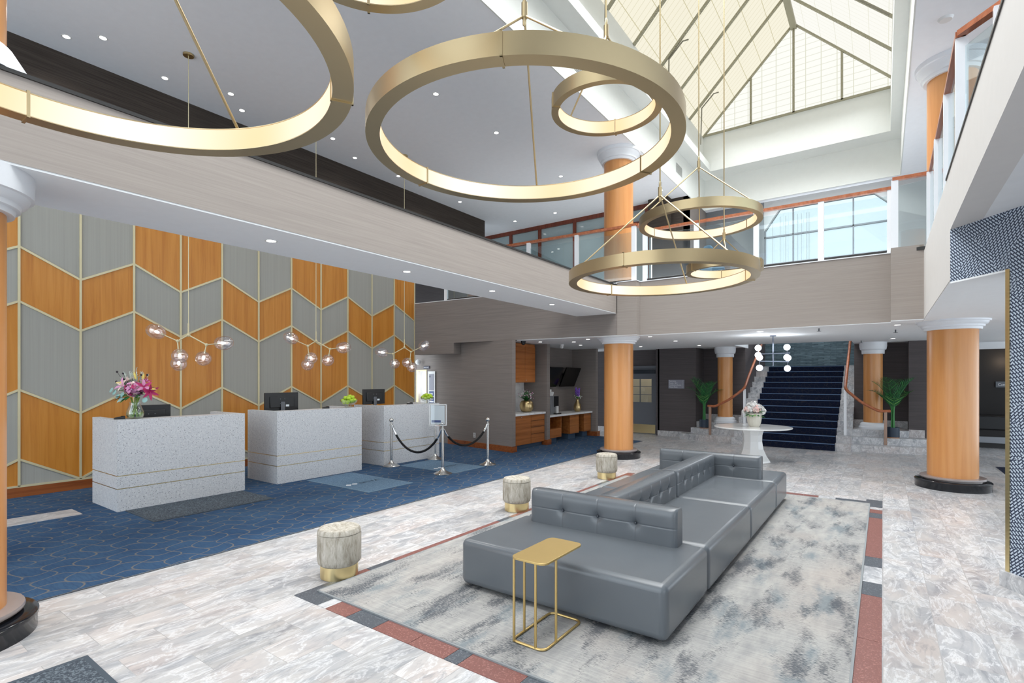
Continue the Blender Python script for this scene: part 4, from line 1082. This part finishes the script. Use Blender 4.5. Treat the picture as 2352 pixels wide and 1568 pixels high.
# ================================================================== KITCHENETTE
FX = -7.14
struct('wall_kitchenette', MB().box(-8.1, -7.8, 10.12, 14.4, 0, 2.62), 'taupe_wall')
struct('trim_5', MB().box(-7.8, -7.08, 11.45, 11.6, .14, 2.62), 'taupe_mid')
struct('trim_6', MB().box(-7.8, -7.0, 14.1, 14.25, .14, 2.62), 'taupe_mid')
struct('baseboard_kitchenette', MB().box(-7.8, -7.05, 11.42, 11.63, 0, .14).box(-7.8, -6.95, 14.07, 14.28, 0, .14), 'base_wood')
t = thing('base_cabinet', 'wood base cabinet with four drawers under the white counter, left bay', 'cabinet', (-7.45, 10.7, 0))
MB().box(-7.78, FX-.02, 9.92, 11.44, .1, .815).build('carcass', 'seam_brown', t, True)
MB().box(-7.7, FX-.08, 9.92, 11.44, .006, .1).build('toe_kick', 'toe_kick', t, True)
MB().box(FX-.02, FX, 9.93, 10.795, .105, .81).build('door', 'cabinet_wood', t, True, .003)
for za, zb in ((.105, .326), (.338, .496), (.508, .656), (.668, .81)):
    d = MB().box(FX-.02, FX, 10.81, 11.43, za, zb).build('drawer', 'cabinet_wood', t, True, .003)
    MB().box(FX, FX+.025, 11.04, 11.1, zb-.028, zb-.02).ball((FX+.012, 11.06, zb-.05), .012, 8, 6).build('handle', 'chrome', d)
MB().ball((FX+.012, 10.36, .77), .012, 8, 6).build('handle', 'chrome', t, True)
tag(MB().box(-7.8, FX+.03, 9.9, 11.445, .815, .868).build('countertop', 'counter_white', None, False, .004), 'white stone countertop on the left wood cabinet', 'countertop')
t = thing('wall_cabinet', 'wood wall cabinet with three doors above the left counter', 'cabinet', (-7.6, 10.6, 1.62))
MB().box(-7.8, -7.37, 9.9, 11.32, 1.62, 2.6).build('carcass', 'cabinet_wood', t, True)
for a, b in ((9.91, 10.37), (10.38, 10.84), (10.85, 11.31)): MB().box(-7.37, -7.35, a, b, 1.63, 2.53).build('door', 'cabinet_wood', t, True, .003)
MB().ball((-7.34, 10.88, 1.68), .012, 8, 6).build('knob', 'chrome', t, True)
tag(MB().box(-7.8, -7.79, 9.9, 11.44, .868, 1.62).build('backsplash', 'counter_white'), 'white stone backsplash behind the round gold vase', 'backsplash')
t = thing('tap', 'small chrome tap standing on the left counter beside the wall corner', 'tap', (-7.62, 10.32, .868))
MB().tube([(0, 0, 0), (0, 0, .16), (.03, 0, .2), (.1, 0, .2), (.13, 0, .16)], .011, 8).build('spout', 'chrome', t); MB().cyl((0, 0, 0), (0, 0, .02), .025, 12).build('base', 'chrome', t)
tag(MB().box(-7.8, FX+.03, 11.61, 14.1, .70, .75).build('countertop', 'counter_white', None, False, .004), 'long white countertop over the desk niches in the right bay', 'countertop')
t = thing('drawer_unit', 'open wood drawer unit below the coffee machine', 'cabinet', (-7.45, 12.0, .15))
m_ = MB().box(-7.78, FX, 11.68, 11.71, .14, .69).box(-7.78, FX, 12.27, 12.3, .14, .69).box(-7.78, FX, 11.71, 12.27, .14, .17).box(-7.78, FX, 11.71, 12.27, .35, .38).box(-7.78, -7.75, 11.71, 12.27, .17, .69)
m_.build('carcass', 'cabinet_wood', t, True); d = MB().box(FX-.02, FX+.003, 11.69, 12.29, .15, .355).build('drawer', 'cabinet_wood', t, True, .003); MB().box(FX+.003, FX+.03, 11.96, 12.02, .3, .31).build('handle', 'chrome', d)
MB().box(-7.7, FX-.1, 11.8, 12.2, .006, .14).build('toe_kick', 'toe_kick', t, True)
for a, b, lab in ((12.78, 13.3, 'wood pedestal block under the long counter, middle one'), (13.62, 14.05, 'wood pedestal block under the long counter, by the end wall')):
    t = thing('pedestal_cabinet', lab, 'cabinet', (-7.45, (a+b)/2, .15), group='wood pedestal blocks under the long counter')
    MB().box(-7.78, FX, a, b, .17, .69).build('carcass', 'cabinet_wood', t, True, .003); MB().box(-7.7, FX-.1, a+.08, b-.05, .006, .17).build('toe_kick', 'toe_kick', t, True)
    MB().box(FX, FX+.02, (a+b)/2-.03, (a+b)/2+.03, .655, .663).build('handle', 'chrome', t, True)
def tv(label, y0, y1, z0, z1):
    t = thing('television', label, 'television', (-7.78, (y0+y1)/2, (z0+z1)/2), group='black wall televisions')
    h = (z1-z0)/2; wd = (y1-y0)/2; T = .24
    MB().quadbox([(.06, -wd, -h), (.06, wd, -h), (.06+T, wd, h), (.06+T, -wd, h)], (1, 0, -.5), .035).build('panel', 'screen_black', t)
    MB().box(-.02, .09, -.1, .1, -.1, .1).build('bracket', 'black_plastic', t)
tv('black tilted television partly hidden by the pier', 12.25, 12.95, 1.5, 2.05)
tv('black tilted television nearest the end wall above the slim vase', 13.15, 14.02, 1.5, 2.05)
t = thing('coffee_machine', 'silver and black coffee machine on the long counter behind the pier', 'coffee machine', (-7.42, 12.2, .75))
MB().box(-.2, .12, -.2, .2, 0, .5).build('body', 'silver_plastic', t, bevel=.01); MB().box(.12, .135, -.03, .2, .2, .49).build('front_panel', 'black_plastic', t)
MB().lathe([(.1, 0), (.12, .08), (.12, .1), (.05, .12), (.06, .17), (.02, .18)], (-.04, 0, .5), 20).build('bean_hopper', 'white_plastic', t)
MB().box(.12, .22, -.05, .2, 0, .03).build('drip_tray', 'black_plastic', t); MB().box(.13, .18, .03, .12, .03, .22).build('spout', 'white_plastic', t)
t = thing('gold_vase', 'round squat gold vase on the left counter', 'vase', (-7.4, 10.98, .868))
MB().lathe([(.09, 0), (.14, .03), (.175, .1), (.18, .17), (.16, .25), (.12, .29), (.1, .295), (.09, .28), (.001, .27)], seg=36).build('body', 'brass', t)
f2 = thing('flower_spray', 'bushy pink and white flower spray in the round gold vase', 'flowers', (-7.4, 10.98, 1.14))
lv = MB(); pt = MB()
for i in range(60):
    a = r_.uniform(0, 2*PI); el = r_.uniform(.35, 1.4); d = Vector((math.cos(a)*math.cos(el), math.sin(a)*math.cos(el), math.sin(el))); L = r_.uniform(.16, .3)
    lv.leaf(d*.03, d, (0, 0, 1), L, .016, .1, i % 2); pt.ball(d*L, r_.uniform(.008, .016), 6, 4, (1, 1, 1), r_.choice([0, 0, 1]))
lv.build('foliage', ['leaf_dark', 'leaf_mid'], f2); pt.build('blossom', ['petal_white', 'petal_pink'], f2)
t = thing('gold_vase', 'slim pear-shaped gold vase at the far end of the long counter', 'vase', (-7.36, 13.62, .75))
MB().lathe([(.07, 0), (.1, .05), (.115, .12), (.1, .2), (.05, .29), (.04, .34), (.055, .38), (.045, .38), (.03, .34), (.001, .3)], seg=32).build('body', 'brass', t)
f3 = thing('flower_spray', 'purple delphinium spikes in the slim gold vase', 'flowers', (-7.36, 13.62, 1.08))
lv = MB(); pt = MB()
for dx, dy, h in ((0, -.1, .38), (.02, .07, .36), (.05, -.02, .3), (-.04, .02, .32)):
    lv.cyl((0, 0, 0), (dx, dy, h), .004, 5)
    for j in range(30):
        q = .42+.58*j/30; a = j*2.4; r = .035*(1.15-q*.6)
        pt.ball((dx*q+r*math.cos(a), dy*q+r*math.sin(a), h*q), .015, 6, 4)
for i in range(20):
    a = r_.uniform(0, 2*PI); d = Vector((math.cos(a), math.sin(a), r_.uniform(.2, 1))); lv.leaf((0, 0, .05), d, (0, 0, 1), r_.uniform(.1, .2), .02, .2, 0)
lv.build('foliage', 'leaf_light', f3); pt.build('blossom', 'petal_purple', f3)
pt = MB()
for i in range(18): pt.ball((r_.uniform(-.08, .08), r_.uniform(-.06, .18), r_.uniform(.05, .16)), .013, 6, 4)
tag(pt.build('white_blossom', 'petal_white', f3), 'small white filler blossoms')

# ================================================================== DOOR, SIGNS, SMALL FITTINGS
dr = thing('door_1', None, None, (-6.05, 15.6, 0), kind='structure')
struct('frame', MB().box(-6.75, -6.68, 15.5, 15.64, 0, 2.12).box(-5.66, -5.59, 15.5, 15.64, 0, 2.12).box(-6.75, -5.59, 15.5, 15.64, 2.05, 2.12), 'door_grey', dr)
lf = MB().box(-6.68, -5.66, 15.55, 15.6, .01, .98).box(-6.68, -6.55, 15.55, 15.6, .98, 2.05).box(-5.82, -5.66, 15.55, 15.6, .98, 2.05).box(-6.55, -5.82, 15.55, 15.6, 1.72, 2.05)
struct('leaf', lf, 'door_grey', dr); struct('closer_panel', MB().box(-6.6, -5.7, 15.52, 15.55, 1.88, 2.0), 'door_dark', dr)
g_ = MB().box(-6.2, -6.18, 15.54, 15.58, .98, 1.72).box(-6.55, -5.82, 15.54, 15.58, 1.22, 1.235).box(-6.55, -5.82, 15.54, 15.58, 1.47, 1.485).box(-6.56, -5.81, 15.535, 15.56, .965, .99).box(-6.56, -5.81, 15.535, 15.56, 1.71, 1.735)
struct('glazing_bar', g_, 'door_grey', dr); struct('pane', MB().box(-6.55, -5.82, 15.565, 15.57, .98, 1.72), 'clear_glass', dr)
struct('kick_plate', MB().box(-6.64, -5.7, 15.54, 15.55, .03, .3), 'bright_brass', dr)
plain('office_cream', S(222, 208, 180), .7)
struct('wall_office', MB().box(-7.2, -5.0, 16.5, 16.55, 0, 2.5), 'office_cream')
bulb('office_lamp', (-6.15, 16.1, 2.2), 8, (1, .9, .75))
t = thing('directory_sign', 'small grey directory sign with arrows on the taupe wall left of the palm', 'sign', (-4.98, 15.345, 1.56))
MB().box(-.235, .235, -.015, 0, -.13, .13).build('plate', 'sign_grey', t)
q = MB()
for i, s_ in enumerate(('Restrooms', 'Rooms 1 & 8', 'Conference Rooms', 'Fitness Room')):
    text_mb(s_, .045, (-.21, -.0155, .075-.058*i), (1, 0, 0), (0, 0, 1), .0006, q); text_mb('<' if i % 2 else '>', .045, (.18, -.0155, .075-.058*i), (1, 0, 0), (0, 0, 1), .0006, q)
q.build('lettering', 'letter_white', t)
t = thing('door_sign', 'dark grey room sign on the black hall wall beside the gold edge', 'sign', (2.70, 18.19, 1.57))
MB().box(-.33, .4, -.02, 0, -.075, .075).build('plate', 'sign_dark', t); text_mb('Canary', .085, (-.29, -.021, -.03), (1, 0, 0), (0, 0, 1), .0008).build('lettering', 'letter_white', t)
t = thing('wall_sconce', 'small warm wall lamp glowing beside the gold edge in the dark hall', 'lamp', (2.62, 18.19, 2.29))
MB().box(-.04, .04, -.04, 0, -.06, .06).build('backplate', 'brass', t); MB().ball((0, -.06, 0), .045, 12, 8).build('bulb', 'lamp_glow', t); bulb('sconce_light', (2.5, 18.0, 2.15), 3, (1, .75, .5))
t = thing('hall_bench', 'dark bench with a pale base rail in the black hall at right', 'bench', (2.2, 17.6, 0))
MB().box(1.4, 4, 17.3, 18.1, .45, .8).build('upholstery', 'black_plastic', t, True, .03); MB().box(1.4, 4, 17.34, 18.0, .28, .45).build('apron', 'corridor_dark', t, True); MB().box(1.4, 4, 17.3, 17.34, .13, .28).build('base_rail', 'silver_plastic', t, True); MB().box(1.4, 4, 17.36, 18, 0, .28).build('plinth', 'black_trim', t, True)
struct('trim_7', MB().box(1.2, 4, 17.2, 17.3, 2.45, 2.62), 'soffit_paint')
t = thing('room_label', 'small dark sign above the white doorway behind the furthest desk', 'sign', (-10.27, 10.30, 2.03), rad(-9.5))
MB().box(-.135, .135, -.012, 0, -.035, .035).build('plate', 'sign_navy', t); text_mb('OFFICE ONLY', .036, (-.12, -.0125, -.014), (1, 0, 0), (0, 0, 1), .0005).build('lettering', 'letter_white', t)
t = thing('poster_stand', 'tall white and blue information poster right of the doorway', 'poster', (-10.03, 10.255, .92), rad(-9.5))
MB().box(-.16, .16, -.015, 0, 0, 1.0).build('frame', 'white_plastic', t); MB().box(-.105, .12, -.018, -.015, .48, .93).build('sheet', 'sign_grey', t); MB().box(-.105, .12, -.018, -.015, .05, .46).build('blue_sheet', 'sign_blue', t)
q = MB()
for i in range(4): q.box(-.09, .1-.03*(i % 2), -.0195, -.018, .16+.07*i, .19+.07*i)
for dx, dz in ((-.0, .022), (.022, 0), (0, -.022), (-.022, 0)): q.prism([(-.065+dx-.012, -.0195), (-.065+dx+.012, -.0195), (-.065+dx+.012, -.018), (-.065+dx-.012, -.018)], .86+dz-.012, .86+dz+.012, 1)
q.build('print', ['letter_white', 'sign_navy'], t)
t = thing('wall_outlet', 'white wall socket low on the taupe wall behind the rope', 'socket', (-8.28, 9.97, .31), rad(-9.6))
MB().box(-.04, .04, -.012, 0, -.06, .06).build('plate', 'white_plastic', t, bevel=.003); MB().box(-.018, .018, -.015, -.012, -.04, -.01).box(-.018, .018, -.015, -.012, .01, .04).build('receptacle', 'grey_paint', t)
def dome(label, loc, mat, up=1):
    t = thing('security_camera', label, 'camera', loc, group='dome security cameras')
    MB().lathe([(.06, 0), (.06, -.04), (.05, -.05)], seg=20).build('mount', mat, t); MB().ball((0, 0, -.06), .05, 16, 10).build('dome', 'black_plastic' if mat == 'black_plastic' else 'white_plastic', t)
dome('black dome security camera on the ceiling by the wall cabinet', (-6.93, 10.15, 2.62), 'black_plastic')
dome('white dome security camera on the ceiling above the pier', (-6.9, 11.9, 2.62), 'white_plastic')
t = thing('security_camera', 'white round security camera on the wall beside the far pendant', 'camera', (-10.53, 10.28, 2.17), rad(-9.5), 'dome security cameras')
MB().cyl((-.1, -.04, -.02), (0, -.05, 0), .025).build('arm', 'grey_plastic', t); MB().ball((.02, -.06, .01), .075, 18, 12).build('dome', 'white_plastic', t)

# ---- upper level: glass railings
def railing(label, pts, posts, z0, z1, pane_z):
    t = thing('glass_railing', label, 'railing', pts[0]+(z0,), group='glass balcony railings')
    for (a, b) in zip(pts, pts[1:]):
        MB().bar((a[0], a[1], z1), (b[0], b[1], z1), .075, .05).build('handrail', 'rail_wood', t, True)
    for a, b in zip(posts, posts[1:]):
        A = Vector((a[0], a[1], 0)); B = Vector((b[0], b[1], 0)); d = (B-A).normalized()*.05; A += d; B -= d
        n = Vector((-d.y, d.x, 0)).normalized()*.006
        MB().quadbox([A-n+Vector((0, 0, z0+.06)), B-n+Vector((0, 0, z0+.06)), B-n+Vector((0, 0, pane_z)), A-n+Vector((0, 0, pane_z))], n, .012).build('glass_pane', 'rail_glass', t, True)
        MB().bar(A+Vector((0, 0, z0+.03)), B+Vector((0, 0, z0+.03)), .03, .05).build('bottom_rail', 'black_trim', t, True)
    for p in posts:
        MB().box(p[0]-.045, p[0]+.045, p[1]-.03, p[1]+.03, z0, z1-.02).build('post', 'post_white', t, True)
railing('glass railing with wood handrail along the back balcony', [(-4.1, 10.4), (.16, 10.4)], [(-4.03, 10.4), (-2.98, 10.4), (-1.9, 10.4), (-.87, 10.4), (.1, 10.4)], 3.735, 4.79, 4.68)
railing('glass railing with wood handrail left of the middle column, above the reception void', [(-10.1, 9.9), (-4.45, 10.22), (-4.14, 10.22), (-4.14, 10.42)], [(-9.2, 9.93), (-8.0, 10.0), (-6.73, 10.08), (-5.5, 10.15), (-4.2, 10.22)], 3.72, 4.9, 4.76)
railing('glass railing with wood handrail on the right balcony above the big column', [(.12, 10.12), (.6, 10.12), (.575, 6.2), (.83, 5.9), (.83, 5.0)], [(.15, 10.12), (.58, 10.0), (.585, 8.7), (.585, 7.4), (.585, 6.25), (.80, 5.9)], 3.66, 4.84, 4.72)
t = thing('lounge_chair', 'blue chair back seen through the balcony glass', 'chair', (-3.12, 11.75, 3.6), rad(25))
m_ = MB(); vs = []
for j in range(9):
    s_ = j/8
    for i in range(9):
        a = -1.1+2.2*i/8; wdt = .26*math.sqrt(max(0.05, 1-(s_*.96)**4)); vs.append((math.sin(a)*wdt*.8, .1+.12*(1-math.cos(a))-.18*s_, .42+s_*.60))
m_.add(vs, [(j*9+i, j*9+i+1, j*9+i+10, j*9+i+9) for j in range(8) for i in range(8)], True); o = m_.build('backrest', 'chair_blue', t)
o.modifiers.new('thick', 'SOLIDIFY').thickness = .04
MB().box(-.25, .25, -.5, .02, .38, .46).build('seat', 'chair_blue', t, bevel=.03)
for x in (-.2, .2):
    for y in (-.42, -.02): MB().cyl((x, y, 0), (x*.9, y, .4), .014, 8).build('leg', 'black_trim', t)
tag(MB().box(-2.3, -1.95, 15.97, 16.0, 6.2, 6.5).build('speaker_grille', 'vent_grey'), 'grey grille high on the upper back wall beside the window', 'grille') if False else None

# ================================================================== DOWNLIGHTS, SPRINKLERS, DETECTORS
dl0 = None
def downlight(label, x, y, z, grp, r=.055):
    global dl0
    if dl0 is None:
        t = thing('downlight', label, 'downlight', (x, y, z), 0, grp)
        MB().lathe([(.042, -.001), (.06, -.004), (.064, 0), (.042, 0)], seg=24, close=True).build('trim_ring', 'white_plastic', t); MB().lathe([(.001, -.002), (.043, -.002), (.043, 0), (.001, 0)], seg=24).build('lens', 'lamp_glow', t); dl0 = t
    else: dup(dl0, (x, y, z), 0, label, grp)
rows = {
 'in the ceiling row closest to the dark upper wall': [(-9.66, y) for y in (2.363, 3.635, 4.904, 6.17, 7.428, 8.716, 10.992)],
 'in the second ceiling row from the dark upper wall': [(-9.26, 2.682), (-9.26, 4.507), (-9.26, 6.57), (-9.43, 13.345)],
 'in the grey ceiling seen through the big middle ring': [(-6.35, 6.591), (-6.355, 8.339), (-6.43, 11.048)],
 'in the ceiling over the timber screen': [(-7.984, 13.379), (-4.75, 13.39)]}
for k, l in rows.items():
    for i, (x, y) in enumerate(l): downlight('%s downlight from the camera %s' % (ORD[i], k), x, y, 6.68, 'upper ceiling downlights')
for i, y in enumerate((2.79, 4.59, 6.365, 8.15)):
    downlight('%s downlight from the left under the reception beam' % ORD[i], -4.93, y, 3.07, 'beam downlights'); spot('beam_downlight_beam', (-4.93, y, 3.0), 30)
for i, (x, y) in enumerate(((-5.51, 10.7), (-6.85, 10.77), (-6.18, 11.25), (-6.6, 12.39), (-6.5, 13.8))):
    downlight('%s ceiling downlight from the camera in front of the kitchenette' % ORD[i], x, y, 2.62, 'kitchenette ceiling downlights')
for i, (x, y) in enumerate(((-4.085, 10.83), (-4.05, 12.41), (-5.55, 13.99), (-4.05, 14.376))):
    downlight('%s ceiling downlight from the camera between the middle column and the stairs' % ORD[i], x, y, 2.62, 'hall ceiling downlights')
for i, (x, y) in enumerate(((-1.918, 10.875), (.198, 10.92), (.183, 14.46))):
    downlight('%s ceiling downlight from the left between the globe chandelier and the big column' % ORD[i], x, y, 2.62, 'hall ceiling downlights')
for x, y, p in ((-6.45, 10.75, 16), (-6.4, 13.0, 22), (-4.2, 12.6, 22), (-1.6, 11.4, 22), (.2, 12.6, 22), (-3.9, 14.0, 16), (2.6, 12, 10)): spot('hall_downlight_beam', (x, y, 2.55), p)
for y in (2.4, 4.9, 7.4, 9.9): spot('void_downlight_beam', (-9.3, y, 6.6), 70)
for x, y in ((-6.35, 7.5), (-7.5, 13.3), (-3, 13.0)): spot('upper_downlight_beam', (x, y, 6.6) if y > 10 else (x, y, 6.6), 45)
bulb('hall_wall_lamp', (3.5, 15.5, 2.3), 2, (1, .85, .7))
def sprinkler(label, x, y, z):
    t = thing('fire_sprinkler', label, 'sprinkler', (x, y, z), group='ceiling sprinkler heads')
    MB().cyl((0, 0, -.05), (0, 0, 0), .012).build('stem', 'grey_plastic', t); MB().lathe([(.001, -.055), (.035, -.055), (.035, -.05), (.001, -.05)], seg=16).build('deflector', 'grey_plastic', t)
sprinkler('ceiling sprinkler head above the left part of the stairs, near the globe chandelier', -.94, 10.84, 2.62)
sprinkler('ceiling sprinkler head beside the big column on the hall ceiling', .19, 11.95, 2.62)
sprinkler('ceiling sprinkler head left of the right slim column', -.42, 14.84, 2.62)
sprinkler('ceiling sprinkler head on the upper ceiling near the right column capital', .834, 10.28, 6.68)
t = thing('smoke_detector', 'flat white round detector on the upper ceiling at right', 'detector', (.704, 9.3, 6.68)); MB().lathe([(.001, -.03), (.07, -.03), (.09, 0), (.001, 0)], seg=24).build('housing', 'white_plastic', t)
